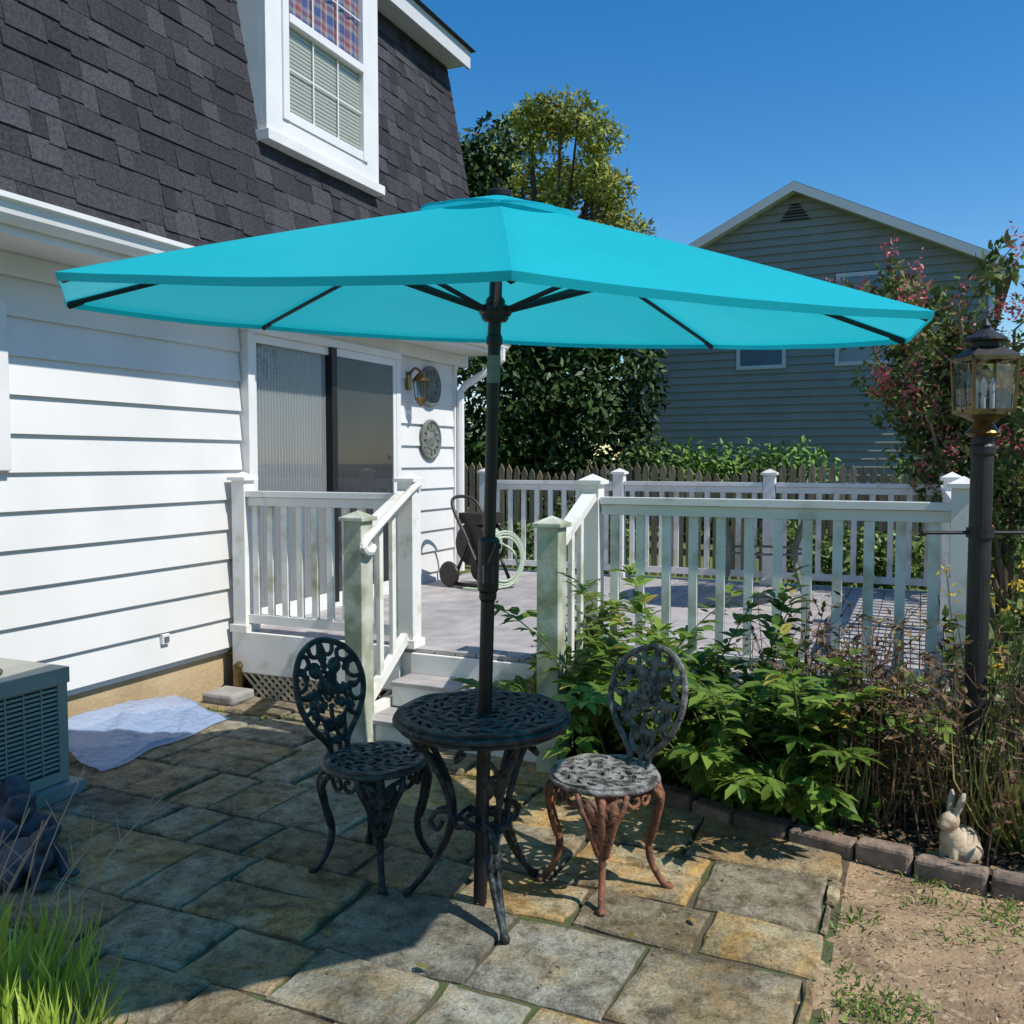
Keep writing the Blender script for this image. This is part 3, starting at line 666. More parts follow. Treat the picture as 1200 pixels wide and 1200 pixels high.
for a in (math.radians(-73),math.radians(169),math.radians(48)):
    ca,sa=math.cos(a),math.sin(a)
    def g(r,s,z): return (r*ca-s*sa,r*sa+s*ca,z)
    for s in (-1,1):
        b.tube(smooth_pts([g(.27,s*.045,.655),g(.235,s*.05,.60),g(.17,s*.035,.50),g(.125,s*.028,.40),g(.11,s*.02,.30),(g(.14,s*.014,.20)),g(.2,s*.008,.10),g(.265,0,.02)],5),.012,6)
        b.tube(smooth_pts([g(.22,s*.045,.585),g(.23,s*.015,.55),g(.19,s*.0,.52),g(.175,s*.03,.50)],4),.009,6)
        b.tube(smooth_pts([g(.27,s*.04,.64),g(.2,s*.1,.63),g(.16,s*.12,.60),g(.19,s*.14,.58),g(.22,s*.12,.61)],4),.009,6)
        b.tube(smooth_pts([g(.115,s*.02,.33),g(.16,s*.01,.32),g(.19,s*.0,.28),g(.165,0,.25),g(.145,0,.28)],4),.009,6)
        filled_leaf(b,(s*.01,.42),1.4 if s>0 else 1.74,.10,.05,lambda y,h,d=0: g(.135+(h-.42)*.5+d,y,h))
        filled_leaf(b,(s*.006,.16),1.4 if s>0 else 1.74,.10,.04,lambda y,h,d=0: g(.155-(h-.18)*.5+d,y,h))
    b.tube([g(.262,0,.02),g(.285,0,.008),g(.275,0,-.002)],[.013,.018,.018],8)
b.obj('legs',M['iron'],tb,smooth=True)
# ===== AC unit =====
ac=empty('air_conditioner'); b=MB(H); t0,t1,o0,o1=-2.65,-1.815,.02,.60
b.box(t0-.05,t1+.05,o0,o1+.05,0,.075,mi=2)
b.box(t0,t1,o0,o1,.08,.13); b.box(t0+.02,t1-.02,o0+.02,o1-.02,.13,.55,mi=1); b.box(t0-.008,t1+.008,o0-.008,o1+.008,.55,.625)
for t in (t0,t1-.05): 
    for o in (o0,o1-.05): b.box(t,t+.05,o,o+.05,.13,.55)
z=.145
while z<.545:
    b.box(t0+.05,t1-.05,o1-.014,o1-.003,z,z+.013); b.box(t1-.014,t1-.003,o0+.05,o1-.05,z,z+.011); b.box(t0+.003,t0+.014,o0+.05,o1-.05,z,z+.013); z+=.022
for k in range(9): t=t0+.05+(t1-t0-.1)*k/8; b.box(t-.004,t+.004,o1-.003,o1+.002,.13,.55)
b.obj('cabinet',[M['ac'],M['acd'],M['conc']],ac,bevel=.004)
b=MB(H)
for R_ in np.linspace(.05,.24,8): b.tube([((t0+t1)/2+R_*math.cos(i*math.pi/12),(o0+o1)/2+R_*math.sin(i*math.pi/12),.635) for i in range(24)],.004,5,cyc=True)
b.obj('fan_guard',M['acd'],ac)
# wrinkled plastic sheet over the window well
b=MB(H); V=[];nu,nv=60,36
for j in range(nv+1):
    for i in range(nu+1):
        u=i/nu;v=j/nv
        t=-1.62+1.12*u+.05*mn.noise((u*3,v*3,2))-.10*v*(u-.3); o=.05+.50*v*(1-.12*u)+.04*mn.noise((u*4,v*3,5))
        crease=abs(mn.noise((u*4+v*2,v*2.5,8)))
        z=.045+.15*(1-v)**1.3*(1-.5*u**3)+.05*(crease)*(.4+v*(1-v)*2)+.006*mn.noise((u*20,v*16,3))
        if v>.97 or u>.97: z=max(.04,z-.03)
        V.append((t,o,z))
b.poly(V,[(j*(nu+1)+i,j*(nu+1)+i+1,(j+1)*(nu+1)+i+1,(j+1)*(nu+1)+i) for j in range(nv) for i in range(nu)])
b.obj('plastic_sheet',M['tarp'],smooth=True,recalc=False)
b=MB(H); b.box(-.35,-.12,.05,.3,.03,.10); b.obj('stepping_block',M['conc'],bevel=.02)
# ===== lamp post =====
lp=empty('lamp_post',(1.96,3.82,0)); b=MB()
b.lathe([(.06,.0),(.06,.06),(.046,.08),(.044,1.62),(.051,1.63),(.051,1.66),(.044,1.67),(.044,1.70)],n=20)
b.tube([(-.25,0,1.30),(.25,0,1.30)],.008,8); b.lathe([(.005,-.255),(.016,-.245),(.016,-.23),(.005,-.22)],(0,0,1.30),10,axis='x'); b.lathe([(.054,1.28),(.054,1.32)],n=16)
b.obj('post',M['blackm'],lp,smooth=False)
b=MB(); b.lathe([(.05,1.70),(.07,1.715),(.05,1.74),(.036,1.76),(.085,1.785),(.10,1.79),(.10,1.80)],n=20,)
sq=.092; zb_,zt_=1.80,2.02
for sx in (-1,1):
    for sy in (-1,1):
        b.beam((sx*sq*.9,sy*sq*.9,zb_),(sx*sq,sy*sq,zt_),.011,.011)
for sx in (-1,1):
    b.beam((sx*sq*.9,-sq*.9,zb_+.006),(sx*sq*.9,sq*.9,zb_+.006),.013,.013); b.beam((-sq*.9,sx*sq*.9,zb_+.006),(sq*.9,sx*sq*.9,zb_+.006),.013,.013)
    b.beam((sx*sq,-sq,zt_),(sx*sq,sq,zt_),.016,.014); b.beam((-sq,sx*sq,zt_),(sq,sx*sq,zt_),.016,.014)
    b.tube([(sx*sq,0,zb_),(sx*sq,0,zt_)],.0025,5); b.tube([(0,sx*sq,zb_),(0,sx*sq,zt_)],.0025,5)
b.obj('brass_frame',M['brass'],lp)
b=MB(); b.lathe([(.135,2.025),(.132,2.035),(.074,2.065),(.06,2.07)],n=4,rot=math.pi/4); b.lathe([(.055,2.068),(.055,2.09),(.085,2.095),(.083,2.105),(.05,2.125),(.025,2.14),(.014,2.145),(.02,2.158),(.012,2.17),(.004,2.185)],n=20)
b.obj('lantern_roof',M['blackm'],lp)
b=MB(); s1,s2=sq*.88,sq*.98
b.poly([(-s1,-s1,zb_),(s1,-s1,zb_),(s1,s1,zb_),(-s1,s1,zb_),(-s2,-s2,zt_),(s2,-s2,zt_),(s2,s2,zt_),(-s2,s2,zt_)],[(0,1,5,4),(1,2,6,5),(2,3,7,6),(3,0,4,7)]); b.obj('panes',M['lglass'],lp)
b=MB(); 
for k in range(3): a=k*2.1; b.lathe([(.010,1.80),(.010,1.88),(.014,1.89),(.012,1.92),(.002,1.945)],(.035*math.cos(a),.035*math.sin(a),0),10)
b.obj('candles',M['trim'],lp)
# ===== blob statues =====
def blob(name,parts,mt,vox=.006,loc=(0,0,0),rz=0,scale=1):
    bm=bmesh.new()
    for (c,r,rot) in parts:
        mtx=Matrix.Translation(c)@Matrix.Rotation(rot[2],4,'Z')@Matrix.Rotation(rot[1],4,'Y')@Matrix.Rotation(rot[0],4,'X')@Matrix.Diagonal((*r,1))
        bmesh.ops.create_icosphere(bm,subdivisions=3,radius=1,matrix=mtx)
    me=bpy.data.meshes.new(name); bm.to_mesh(me); bm.free(); me.materials.append(mt)
    o=link(bpy.data.objects.new(name,me)); o.location=loc; o.rotation_euler=(0,0,rz); o.scale=(scale,)*3
    m=o.modifiers.new('r','REMESH'); m.mode='VOXEL'; m.voxel_size=vox; m.use_smooth_shade=True
    m=o.modifiers.new('s','SMOOTH'); m.iterations=3; m.factor=.5
    return o
rb=[((-.03,0,.075),(.085,.062,.075),(0,.2,0)),((.025,0,.10),(.05,.048,.075),(0,.2,0)),((-.03,.05,.05),(.055,.025,.05),(0,0,0)),((-.03,-.05,.05),(.055,.025,.05),(0,0,0)),
 ((.05,0,.185),(.045,.034,.036),(0,.25,0)),((.085,0,.175),(.02,.02,.018),(0,0,0)),((.015,.020,.25),(.017,.013,.052),(-.12,-.35,0)),((.015,-.020,.25),(.017,.013,.052),(.12,-.35,0)),
 ((.055,.022,.05),(.016,.016,.055),(0,0,0)),((.055,-.022,.05),(.016,.016,.055),(0,0,0)),((.07,.022,.012),(.03,.016,.012),(0,0,0)),((.07,-.022,.012),(.03,.016,.012),(0,0,0)),
 ((.02,.055,.014),(.045,.018,.014),(0,0,0)),((.02,-.055,.014),(.045,.018,.014),(0,0,0)),((-.115,0,.06),(.022,.022,.022),(0,0,0)),((0,0,.008),(.11,.075,.012),(0,0,0)),
 ((.065,.03,.192),(.007,.006,.007),(0,0,0)),((.065,-.03,.192),(.007,.006,.007),(0,0,0))]
blob('stone_rabbit',rb,M['rabbit'],.005,(1.72,3.46,.04),math.radians(-150),.98)
fr=[((0,0,.07),(.11,.08,.075),(0,0,0)),((.09,0,.15),(.055,.05,.045),(0,0,0)),((.12,.03,.19),(.017,.017,.017),(0,0,0)),((.12,-.03,.19),(.017,.017,.017),(0,0,0)),((.02,.09,.04),(.07,.035,.045),(0,0,.4)),((.02,-.09,.04),(.07,.035,.045),(0,0,-.4)),((.12,.06,.04),(.02,.02,.07),(0,0,0)),((.12,-.06,.04),(.02,.02,.07),(0,0,0)),((.15,.07,.012),(.04,.025,.014),(0,0,0)),((.15,-.07,.012),(.04,.025,.014),(0,0,0)),
 ((-.2,.02,.06),(.1,.09,.07),(0,0,0)),((-.15,.03,.14),(.06,.05,.05),(0,0,0))]
blob('frog_statue',fr,M['statue'],.008,(-1.84,3.38,.03),math.radians(-20),1.0)
blob('frog_statue',fr,M['statue'],.008,(-2.04,3.68,.03),math.radians(-50),1.2)
# ===== vegetation in bed =====
plant=empty('garden_shrub'); b=MB(); P=[];A=[];N_=[];S=[];C=[]
def stem(base,dirn,L,droop,n=14,r=.006,col=(.10,.13,.04),bb=None):
    pts=[]; p=Vector(base); d=Vector(dirn).normalized()
    for i in range(n): pts.append(p.copy()); p=p+d*(L/n); d=(d+Vector((0,0,-droop/n))).normalized()
    (bb or b).tube(pts,[r*(1-.6*i/n) for i in range(n)],5,col); return pts
for k in range(58):
    x=random.uniform(.25,1.45); y=edge_y(x)+random.uniform(.12,.62); 
    a=random.uniform(0,2*math.pi); lean=random.uniform(.15,.75)
    Lh=random.uniform(.65,1.25)*(1.0 if x<1.2 else .8)
    pts=stem((x,y,.05),(math.cos(a)*lean,math.sin(a)*lean-.1,1),Lh,random.uniform(.6,1.7))
    for i in range(3,14):
        for s in (1,-1):
            if random.random()<.12: continue
            p=pts[i]; d=(pts[min(i+1,13)]-pts[i-1]).normalized(); side=d.cross(Vector((0,0,1)))
            if side.length<.1: side=Vector((1,0,0))
            side.normalize(); q=Matrix.Rotation(i*1.1,3,d)@side if i<9 else side
            m=3 if random.random()<.6 else 5
            pd=(q*s*.8+d*.5+Vector((0,0,.15))).normalized(); pl_=random.uniform(.02,.07)
            for j in range(m):
                f=j//2; sg=1 if j%2 else -1
                pp=p+pd*(pl_*(.4+.5*f)); dd=(pd+pd.cross(Vector((0,0,1)))*sg*.9) if j<m-1 else pd
                P.append(pp);A.append(dd+Vector((0,0,random.uniform(-.6,.05)))+Vector([random.uniform(-.2,.2) for _ in range(3)]))
                N_.append(Vector((random.uniform(-.4,.4),random.uniform(-.4,.4),1))); S.append(random.uniform(.06,.125))
b.obj('stems',M['stem'],plant)
P=np.array(P);n=len(P); 
C=rcol(n,(.08,.155,.02),(.20,.30,.05),.3)
yl=rng.random(n)<.04; C[yl]=np.array((.42,.34,.07))
leaves('foliage',P,np.array(A),np.array(N_),S,C,T_BIG,M['leaf'],plant)
def patch(name,n,xr,yoff,zr,size,ca,cb,tmpl=T_BIG,m=None,parent=None,updir=.3):
    x=rng.uniform(*xr,n); y=np.array([edge_y(v) for v in x])+rng.uniform(*yoff,n); z=rng.uniform(*zr,n)
    P=np.stack([x,y,z],1); A=rdir(n)+np.array((0,-.2,updir)); N_=rdir(n)*.5+np.array((0,-.3,1))
    return leaves(name,P,A,N_,size*(.6+.8*rng.random(n)),rcol(n,ca,cb,.3),tmpl,m or M['leaf'],parent)
patch('understory',1300,(.25,1.5),(.15,.75),(.06,.6),.09,(.045,.10,.014),(.11,.19,.03),parent=plant)
patch('ground_cover_plant',260,(.85,1.35),(.08,.25),(.06,.2),.11,(.12,.24,.03),(.20,.36,.05))
patch('ground_cover_plant',130,(1.95,2.5),(.1,.4),(.06,.2),.08,(.06,.14,.03),(.12,.2,.05))
n=900; x=rng.uniform(.4,2.6,n); y=np.array([edge_y(v) for v in x])+rng.uniform(.03,.5,n)
leaves('leaf_litter',np.stack([x,y,np.full(n,.075)],1),rdir(n)*np.array((1,1,.3)),rdir(n)*.4+np.array((0,0,1)),.03+.03*rng.random(n),rcol(n,(.18,.11,.06),(.36,.25,.14),.3),T_LEAF,M['leafdull'])
dp=empty('dried_perennials'); b=MB(); P=[];A=[];N_=[];S=[];C=[]
for k in range(190):
    x=random.uniform(1.2,2.45) if k%3 else random.uniform(1.3,1.85); y=edge_y(x)+random.uniform(.15,.95); a=random.uniform(0,6.28); l=random.uniform(0,.35)
    h=random.uniform(.5,1.0)
    v=random.uniform(.6,1.3); c=(.16*v,.095*v,.06*v)
    pts=stem((x,y,.05),(math.cos(a)*l,math.sin(a)*l,1),h,.3,n=9,r=.0038,col=c)
    for i in range(2,9):
        for q in range(4):
            d=Vector((random.uniform(-1,1),random.uniform(-1,1),random.uniform(-.6,.8))).normalized()
            if i>4 and random.random()<.55:
                e=pts[i]+d*random.uniform(.03,.09); b.tube([pts[i],e],.002,3,c); pp=e
            else: pp=pts[i]
            P.append(pp);A.append(d);N_.append(Vector((random.uniform(-1,1),random.uniform(-1,1),1)));S.append(random.uniform(.02,.055))
            C.append(random.choice([(.12,.065,.04),(.24,.16,.08),(.08,.045,.03),(.15,.18,.04),(.18,.10,.06)]))
b.obj('stems',M['stem'],dp); leaves('dry_leaves',np.array(P),np.array(A),np.array(N_),S,np.array(C),T_LEAF,M['leafdull'],dp)
def grass(name,c,rad,n,L,ca,cb,lean=.5,w=1,z=.03):
    a=rng.uniform(0,2*math.pi,n); r=rad*np.sqrt(rng.random(n)); P=np.stack([c[0]+r*np.cos(a),c[1]+r*np.sin(a),np.full(n,z)],1)
    A=np.stack([np.cos(a)*lean*rng.random(n),np.sin(a)*lean*rng.random(n),np.ones(n)],1)+rdir(n)*.12
    N_=np.stack([-np.cos(a),-np.sin(a),np.full(n,.2)],1)
    tv=T_BLADE[0].copy(); tv[:,1]*=w; tv[-1,2]=-.22
    tv[:,2]*=-1
    return leaves(name,P,A,N_,L*(.5+.6*rng.random(n)),rcol(n,ca,cb,.3),(tv,T_BLADE[1]),M['leaf'])
grass('ornamental_grass',(1.95,3.75),.16,140,.5,(.40,.33,.14),(.24,.28,.07),.7,.35)
grass('ornamental_grass',(2.15,3.6),.2,260,.62,(.44,.36,.15),(.27,.32,.08),.8,.35)
grass('ornamental_grass',(2.3,4.0),.3,280,.85,(.44,.35,.15),(.18,.25,.06),.7,.3)
grass('ornamental_grass',(1.5,4.0),.25,150,.6,(.34,.27,.13),(.18,.22,.06),.7,.3)
grass('green_grass_clump',(-1.50,2.62),.13,200,.28,(.26,.40,.05),(.42,.52,.09),1.6,1.1,0)
grass('green_grass_clump',(-1.36,2.40),.16,240,.27,(.26,.40,.05),(.42,.52,.09),1.6,1.1,0)
grass('green_grass_clump',(-1.22,2.22),.13,180,.24,(.26,.40,.05),(.42,.52,.09),1.6,1.1,0)
gr=empty('goldenrod'); b=MB(); P=[]
for k in range(30):
    x=random.uniform(2.1,2.6);y=random.uniform(3.6,4.4); pts=stem((x,y,.05),(random.uniform(-.2,.2),random.uniform(-.2,.2),1),random.uniform(.8,1.25),.2,n=10,r=.004)
    for i in range(2,10):
        for q in range(12 if i>6 else 5): P.append((*pts[i],i))
b.obj('stems',M['stem'],gr); P=np.array(P); n=len(P); yel=(P[:,3]>7)
C=np.where(yel[:,None],rcol(n,(.6,.42,.03),(.65,.5,.06)),rcol(n,(.06,.12,.02),(.12,.18,.04)))
leaves('leaves_and_flowers',P[:,:3]+rng.normal(size=(n,3))*.02,rdir(n)+np.array((0,0,.3)),rdir(n)+np.array((0,0,.5)),np.where(yel,.028,.07)*(.6+.8*rng.random(n)),C,T_LEAF,M['leaf'],gr)
tw=MB()
for k in range(12):
    x=-1.75+random.uniform(-.15,.2); y=2.95+random.uniform(-.2,.3); 
    p=stem((x,y,.0),(random.uniform(-.1,.9),random.uniform(-.1,.6),1.1),random.uniform(.3,.6),.5,n=8,r=.004,col=(.42,.31,.22),bb=tw)
    for i in (4,6): stem(p[i],(random.uniform(-.6,.8),random.uniform(-.5,.5),.7),.15,.3,n=4,r=.002,col=(.42,.31,.22),bb=tw)
tw.obj('dry_twigs',M['stem'])
n=7000; x=rng.uniform(.8,3.2,n); y=rng.uniform(1.6,3.6,n); k=[i for i in range(n) if toH(x[i],y[i])[1]>4.06 and y[i]<edge_y(x[i])-.05]
x,y=x[k],y[k]; n=len(x)
leaves('straw_litter',np.stack([x,y,np.full(n,.03)],1),rdir(n)*np.array((1,1,.15)),rdir(n)*.3+np.array((0,0,1)),.01+.022*rng.random(n),rcol(n,(.48,.34,.20),(.25,.17,.10),.4),(T_LEAF[0]*np.array((1,.4,1)),T_LEAF[1]),M['leafsolid'])
# small debris over the patio
n=1500; tt=rng.uniform(-5,-.1,n); oo=rng.uniform(.1,4.0,n); P=np.array([H((a,c_,.040)) for a,c_ in zip(tt,oo)])
leaves('patio_debris',P,rdir(n)*np.array((1,1,.12)),rdir(n)*.3+np.array((0,0,1)),.006+.012*rng.random(n)**2*1.6,rcol(n,(.30,.20,.11),(.12,.10,.05),.4),(T_LEAF[0]*np.array((1,.7,1)),T_LEAF[1]),M['leafsolid'])
P=[]
def okd(x,y): return toH(x,y)[1]>4.05 and y<edge_y(x)-.06
for k in range(70):
    cx,cy=random.uniform(.85,2.6),random.uniform(1.9,3.5)
    if mn.noise((cx*2.2,cy*2.2,5))<-.02: continue
    for q in range(random.randint(30,110)):
        X,Y=cx+random.gauss(0,.06),cy+random.gauss(0,.05)
        if okd(X,Y): P.append((X,Y,.02))
for (cx,cy,nn) in ((-.52,2.36,160),(-.35,2.42,60),(.55,3.05,30),(-1.3,4.6,30),(-.9,5.2,40),(.2,3.9,25),(-.2,5.1,30),(-1.0,5.4,60),(.3,4.4,40),(-1.55,5.55,90),(-1.9,5.7,60),(-1.35,5.5,60)):
    for q in range(nn): P.append((cx+random.gauss(0,.05),cy+random.gauss(0,.03),.02))
P=np.array(P);n=len(P)
leaves('weeds',P,rdir(n)*.8+np.array((0,0,.7)),rdir(n)+np.array((0,0,.6)),.015+.025*rng.random(n),rcol(n,(.14,.24,.04),(.26,.35,.08),.3),(T_LEAF[0]*np.array((1,.6,1)),T_LEAF[1]),M['leaf'])
P=np.array([(-.62,2.95,.045),(.05,3.3,.045),(-1.55,3.6,.045),(.4,2.9,.045),(-.3,2.75,.045),(-1.1,4.4,.045),(.62,3.0,.045),(-.9,3.1,.045),(-1.3,3.9,.045)]); n=len(P)
leaves('fallen_leaves',P,rdir(n)*np.array((1,1,.1)),np.array([(0,0,1.)]*n),[.05]*n,rcol(n,(.30,.2,.06),(.16,.18,.04)),T_BIG,M['leafdull'])
# ===== trees =====
def tree(name,base,H_,tr,clumps,per,size,ca,cb,m=None):
    e=empty(name); b=MB(); bx,by=base
    b.tube(smooth_pts([(bx,by,-.1),(bx+.05,by,H_*.3),(bx-.05,by+.05,H_*.6),(bx,by,H_*.85)],4),[tr*(1-.06*i) for i in range(13)],8)
    for c,r in clumps[::2]:
        z0=random.uniform(.2,.6)*H_; b.tube(smooth_pts([(bx,by,z0),((bx+c[0])/2,(by+c[1])/2,(z0+c[2])/2+.1),c],3),[tr*.4*(1-.12*i) for i in range(7)],5)
    b.obj('trunk_and_limbs',M['bark'],e); crown('crown',clumps,per,size,ca,cb,e,m=m); return e
cl=[]
for k in range(66):
    z=random.uniform(.6,5.2); w=1.9*(1-max(0,(z-3.2))/3.0)
    cl.append(((.50+random.uniform(-w,w)*.95,17+random.uniform(-1.2,1.2),z),(random.uniform(.45,.75),)*3))
cl+= [((-.7+random.uniform(-.6,.4),17.5,random.uniform(4.8,7.4)),(.6,.6,.6)) for k in range(20)]
tree('magnolia_tree',(.5,17.3),5,.16,cl,480,.16,(.022,.055,.010),(.06,.11,.022),M['leafsolid'])
cl=[]
for k in range(80):
    a=random.uniform(0,6.28); z=random.uniform(4,10.1); w=2.3*(1-((z-6.7)/3.5)**2)**.5 if abs(z-6.7)<3.5 else .2
    rr=random.random()**.5*w; cl.append(((.95+math.cos(a)*rr,23+math.sin(a)*rr,z),(random.uniform(.35,.7),random.uniform(.35,.7),random.uniform(.3,.6))))
tree('yellow_green_tree',(.95,23),8,.2,cl,320,.15,(.40,.38,.06),(.17,.24,.05))
cl=[((-2.5+random.uniform(-2,1.8),24+random.uniform(-1,1),random.uniform(1,7.6)),(.9,.9,.8)) for k in range(30)]
tree('background_tree',(-2.5,24),6,.2,cl,220,.24,(.03,.07,.015),(.07,.11,.025),M['leafsolid'])
cm=empty('crepe_myrtle'); b=MB(); cl=[]; cx,cy=4.45,8.1; tips=[]
for k in range(13):
    a=random.uniform(0,6.28); l=random.uniform(.05,.42); L=random.uniform(2.3,3.5)
    p=stem((cx+random.uniform(-.1,.1),cy,.0),(math.cos(a)*l-.10,math.sin(a)*l,1),L,-.05,n=12,r=.028,col=(.20,.15,.11))
    for i in (5,6,7,8,9,10,11):
        cl.append((tuple(p[i]+Vector([random.uniform(-.25,.25) for _ in range(3)])),(random.uniform(.16,.30),)*3))
    tips.append(p[-1]+Vector((0,0,.15)))
    for q in range(5):
        s_=stem(p[random.randint(5,11)],(random.uniform(-1.1,.8),random.uniform(-1,.5),random.uniform(.1,.9)),random.uniform(.55,1.0),.4,n=6,r=.008,col=(.18,.13,.1)); tips.append(s_[-1]); cl.append((tuple(s_[-2]),(.15,.15,.15))); cl.append((tuple(s_[3]),(.14,.14,.14)))
b.obj('trunks',M['stem'],cm); crown('crown',cl,52,.085,(.06,.11,.025),(.20,.23,.07),cm)
P=np.concatenate([np.array(t)+np.array((0,-.04,.03))+rng.normal(size=(46,3))*np.array((.045,.045,.075)) for t in tips]); n=len(P)
leaves('blossoms',P,rdir(n),rdir(n),.03+.03*rng.random(n),rcol(n,(.45,.06,.10),(.58,.20,.22),.3),T_LEAF,M['leaf'],cm)
def hedge(name,p0,p1,n,zt,r,per,size,ca,cb):
    cl=[]
    for k in range(n):
        f=random.random(); z=random.uniform(.2,zt-r*.6); cl.append(((p0[0]+(p1[0]-p0[0])*f,p0[1]+(p1[1]-p0[1])*f+random.uniform(-.3,.3),z),(r,r,r*.8)))
    return crown(name,cl,per,size,ca,cb,m=M['leafsolid'])
hedge('green_hedge',(2.4,19.5),(6.1,17.2),60,1.95,.5,170,.13,(.08,.17,.02),(.18,.29,.06))
hedge('green_hedge',(6.8,16.4),(9.5,14.5),36,1.8,.5,170,.13,(.08,.17,.02),(.18,.29,.06))
hedge('garden_shrub',(4.6,7.6),(6.0,6.6),30,1.2,.35,200,.09,(.04,.09,.015),(.11,.18,.03))
hedge('garden_shrub',(3.35,5.6),(4.4,5.2),22,.9,.3,200,.08,(.05,.10,.02),(.14,.2,.05))
hedge('garden_shrub',(-.2,12.9),(1.5,12.2),16,1.2,.35,160,.10,(.05,.10,.02),(.13,.2,.05))
hedge('garden_shrub',(3.3,11.3),(5.6,10.2),20,.95,.32,160,.10,(.07,.13,.02),(.17,.25,.06))
hedge('background_shrubs',(-4,26),(2.6,26),36,2.6,.8,140,.22,(.03,.06,.012),(.07,.11,.025))
cl=[((random.uniform(10,30),random.uniform(36,44),random.uniform(.5,4.5)),(2,2,1.6)) for k in range(40)]
crown('distant_trees',cl,140,.5,(.03,.06,.015),(.07,.1,.03),m=M['leafsolid'])
cl=[]
for k in range(90):
    f=random.random(); x,y=(24+random.uniform(-2,2),-26+36*f) if k%2 else (-14+38*f,-24+random.uniform(-2,2))
    cl.append(((x,y,random.uniform(.5,7)),(2.2,2.2,1.8)))
crown('distant_trees',cl,170,.7,(.04,.08,.02),(.09,.13,.035),m=M['leafsolid'])  # unseen row right and behind the camera, added for the door glass to reflect
# fence
b=MB(); f0=Vector((-1.6,14.2)); fd=Vector((.9125,-.409)); s=0
while s<13:
    p=f0+fd*s; L=1.42+.16*abs(math.sin(s*1.3)); v=random.uniform(.6,1.3); w=.042; q0=p-fd*w;q1=p+fd*w
    n_=Vector((-fd.y,fd.x))*.01
    def pr(q,z): return [(q.x-n_.x,q.y-n_.y,z),(q.x+n_.x,q.y+n_.y,z)]
    V=pr(q0,.02)+pr(q1,.02)+pr(q1,L-.08)+pr(p,L)+pr(q0,L-.08)
    b.poly(V,[(0,2,4,6,8),(1,3,5,7,9),(0,2,3,1),(2,4,5,3),(4,6,7,5),(6,8,9,7),(8,0,1,9)],(v,v,v)); s+=.122
for z in (.35,1.15): 
    a=f0+Vector((.02,.05)); c=f0+fd*13+Vector((.02,.05)); b.beam((a.x,a.y,z),(c.x,c.y,z),.04,.09)
b.obj('picket_fence',M['fence'])
# ===== neighbour house =====
nh=empty('gray_house'); Q0=(2.98,24.0); QU=(.9,-.436); QN=(-.436,-.9)
def Hn(p): s,o,z=p; return (Q0[0]+QU[0]*s+QN[0]*o, Q0[1]+QU[1]*s+QN[1]*o, z)
W=8.4; ap=W/2; ze=5.92; sl_=.49; za=ze+sl_*ap
b=MB(Hn); b.poly([(0,0,0),(W,0,0),(W,0,ze),(ap,0,za),(0,0,ze),(0,-11,0),(W,-11,0),(W,-11,ze),(ap,-11,za),(0,-11,ze)],[(0,1,2,3,4),(5,6,7,8,9),(0,1,6,5),(1,2,7,6),(2,3,8,7),(3,4,9,8),(4,0,5,9)]); b.obj('walls',M['nsiding'],nh)
b=MB(Hn); z=.3; e=.19
while z<za-.1:
    z1=z+e
    def lim(z): 
        if z<=ze: return 0,W
        d=(z-ze)/sl_; return d,W-d
    a0_,a1_=lim(z); c0,c1_=lim(z1)
    if c1_-c0<.1: break
    b.poly([(a0_,.002,z),(a1_,.002,z),(a1_,.055,z),(a0_,.055,z),(c0,.002,z1),(c1_,.002,z1),(c1_,.008,z1),(c0,.008,z1)],[(0,3,2,1),(4,5,6,7),(0,1,5,4),(1,2,6,5),(2,3,7,6),(3,0,4,7)])
    z=z1
b.obj('siding',M['nsiding'],nh)
b=MB(Hn); oh=.45
for sg in (-1,1):
    x0=ap; x1=ap+sg*(ap+oh); z0=za+.12; z1=za+.12-sl_*(ap+oh)
    b.hexa([(x0,.36,z0-.02),(x1,.36,z1-.02),(x1,-11.3,z1-.02),(x0,-11.3,z0-.02),(x0,.36,z0+.06),(x1,.36,z1+.06),(x1,-11.3,z1+.06),(x0,-11.3,z0+.06)],mi=1)
    b.hexa([(x0,.362,z0-.17),(x1,.362,z1-.17),(x1,.39,z1-.17),(x0,.39,z0-.17),(x0,.362,z0+.04),(x1,.362,z1+.04),(x1,.39,z1+.04),(x0,.39,z0+.04)])
    b.hexa([(x0,.0,z0-.14),(x1,.0,z1-.14),(x1,.36,z1-.14),(x0,.36,z0-.14),(x0,.0,z0-.11),(x1,.0,z1-.11),(x1,.36,z1-.11),(x0,.36,z0-.11)])
b.box(-.06,.06,-.05,.065,0,ze); b.box(W-.06,W+.06,-.05,.065,0,ze)
b.box(W+.06,W+oh+.05,-.1,.36,ze-.28,ze-.08)
WN=((2.95,3.95),(5.25,6.3)); wb,wt=3.92,5.88
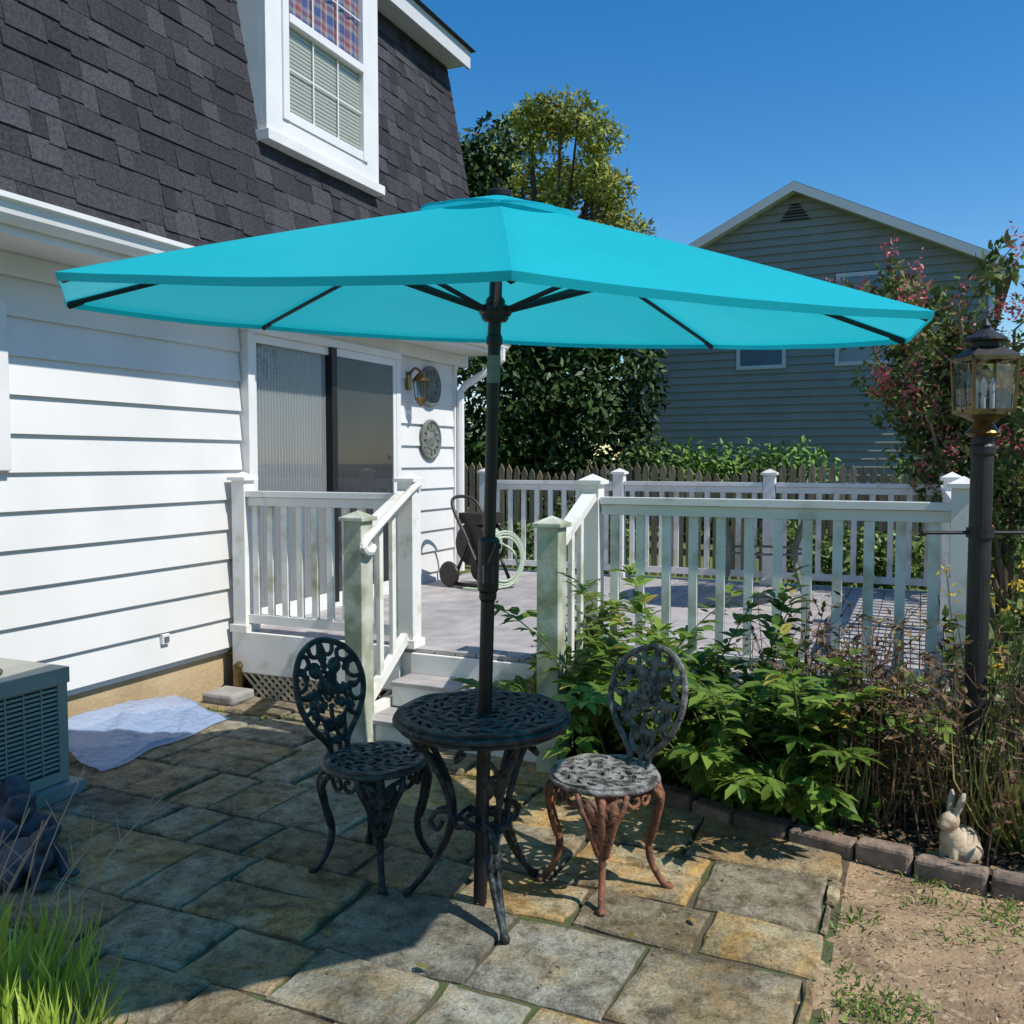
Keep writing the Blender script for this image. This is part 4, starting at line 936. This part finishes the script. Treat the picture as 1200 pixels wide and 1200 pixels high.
for (s0,s1) in WN:
    b.box(s0-.09,s0,.0,.085,wb-.09,wt+.09);b.box(s1,s1+.09,.0,.085,wb-.09,wt+.09);b.box(s0,s1,.0,.085,wt,wt+.09);b.box(s0,s1,.0,.085,wb-.09,wb);b.box(s0,s1,.0,.08,4.88,4.94)
b.obj('roof_and_trim',[M['ntrim'],M['nroof']],nh)
b=MB(Hn)
for (s0,s1) in WN: b.box(s0,s1,.056,.065,wb,wt)
b.obj('windows',mat('nwin',(.12,.17,.22),rough=.1,spec=.8),nh)
b=MB(Hn)
for i in range(6): zz=za-.66+i*.07; w=.34-.05*i; b.box(ap-w,ap+w,.05,.075,zz,zz+.03)
b.obj('gable_vent',M['dark'],nh)
# ===== world, sun, camera =====
el=math.radians(52); az=math.atan2(.86,-.5)
sd=Vector((math.sin(az)*math.cos(el),math.cos(az)*math.cos(el),math.sin(el)))
w=bpy.data.worlds.new('World'); SC.world=w; w.use_nodes=True; nt=w.node_tree
sk=nt.nodes.new('ShaderNodeTexSky'); sk.sky_type='NISHITA'; sk.sun_disc=False; sk.sun_elevation=el; sk.sun_rotation=az; sk.air_density=1.0; sk.dust_density=.1; sk.ozone_density=1.8; sk.altitude=50
hs=nt.nodes.new('ShaderNodeHueSaturation'); hs.inputs['Saturation'].default_value=1.42; hs.inputs['Value'].default_value=1.2
bg=nt.nodes['Background']; bg.inputs[1].default_value=.125; nt.links.new(sk.outputs[0],hs.inputs['Color']); nt.links.new(hs.outputs[0],bg.inputs[0])
sl=bpy.data.lights.new('sun','SUN'); sl.energy=5.0; sl.angle=math.radians(.53); sl.color=(1,.95,.87)
so=link(bpy.data.objects.new('sun',sl)); so.rotation_euler=sd.to_track_quat('Z','Y').to_euler()
cam=bpy.data.cameras.new('camera'); cam.sensor_width=36; cam.lens=32.16; cam.clip_end=2000; cam.clip_start=.05
co=link(bpy.data.objects.new('camera',cam)); co.location=(0,0,1.6); co.rotation_euler=(math.radians(90-3.2),0,0)
SC.camera=co
SC.view_settings.view_transform='Standard'; SC.view_settings.look='None'; SC.view_settings.exposure=0
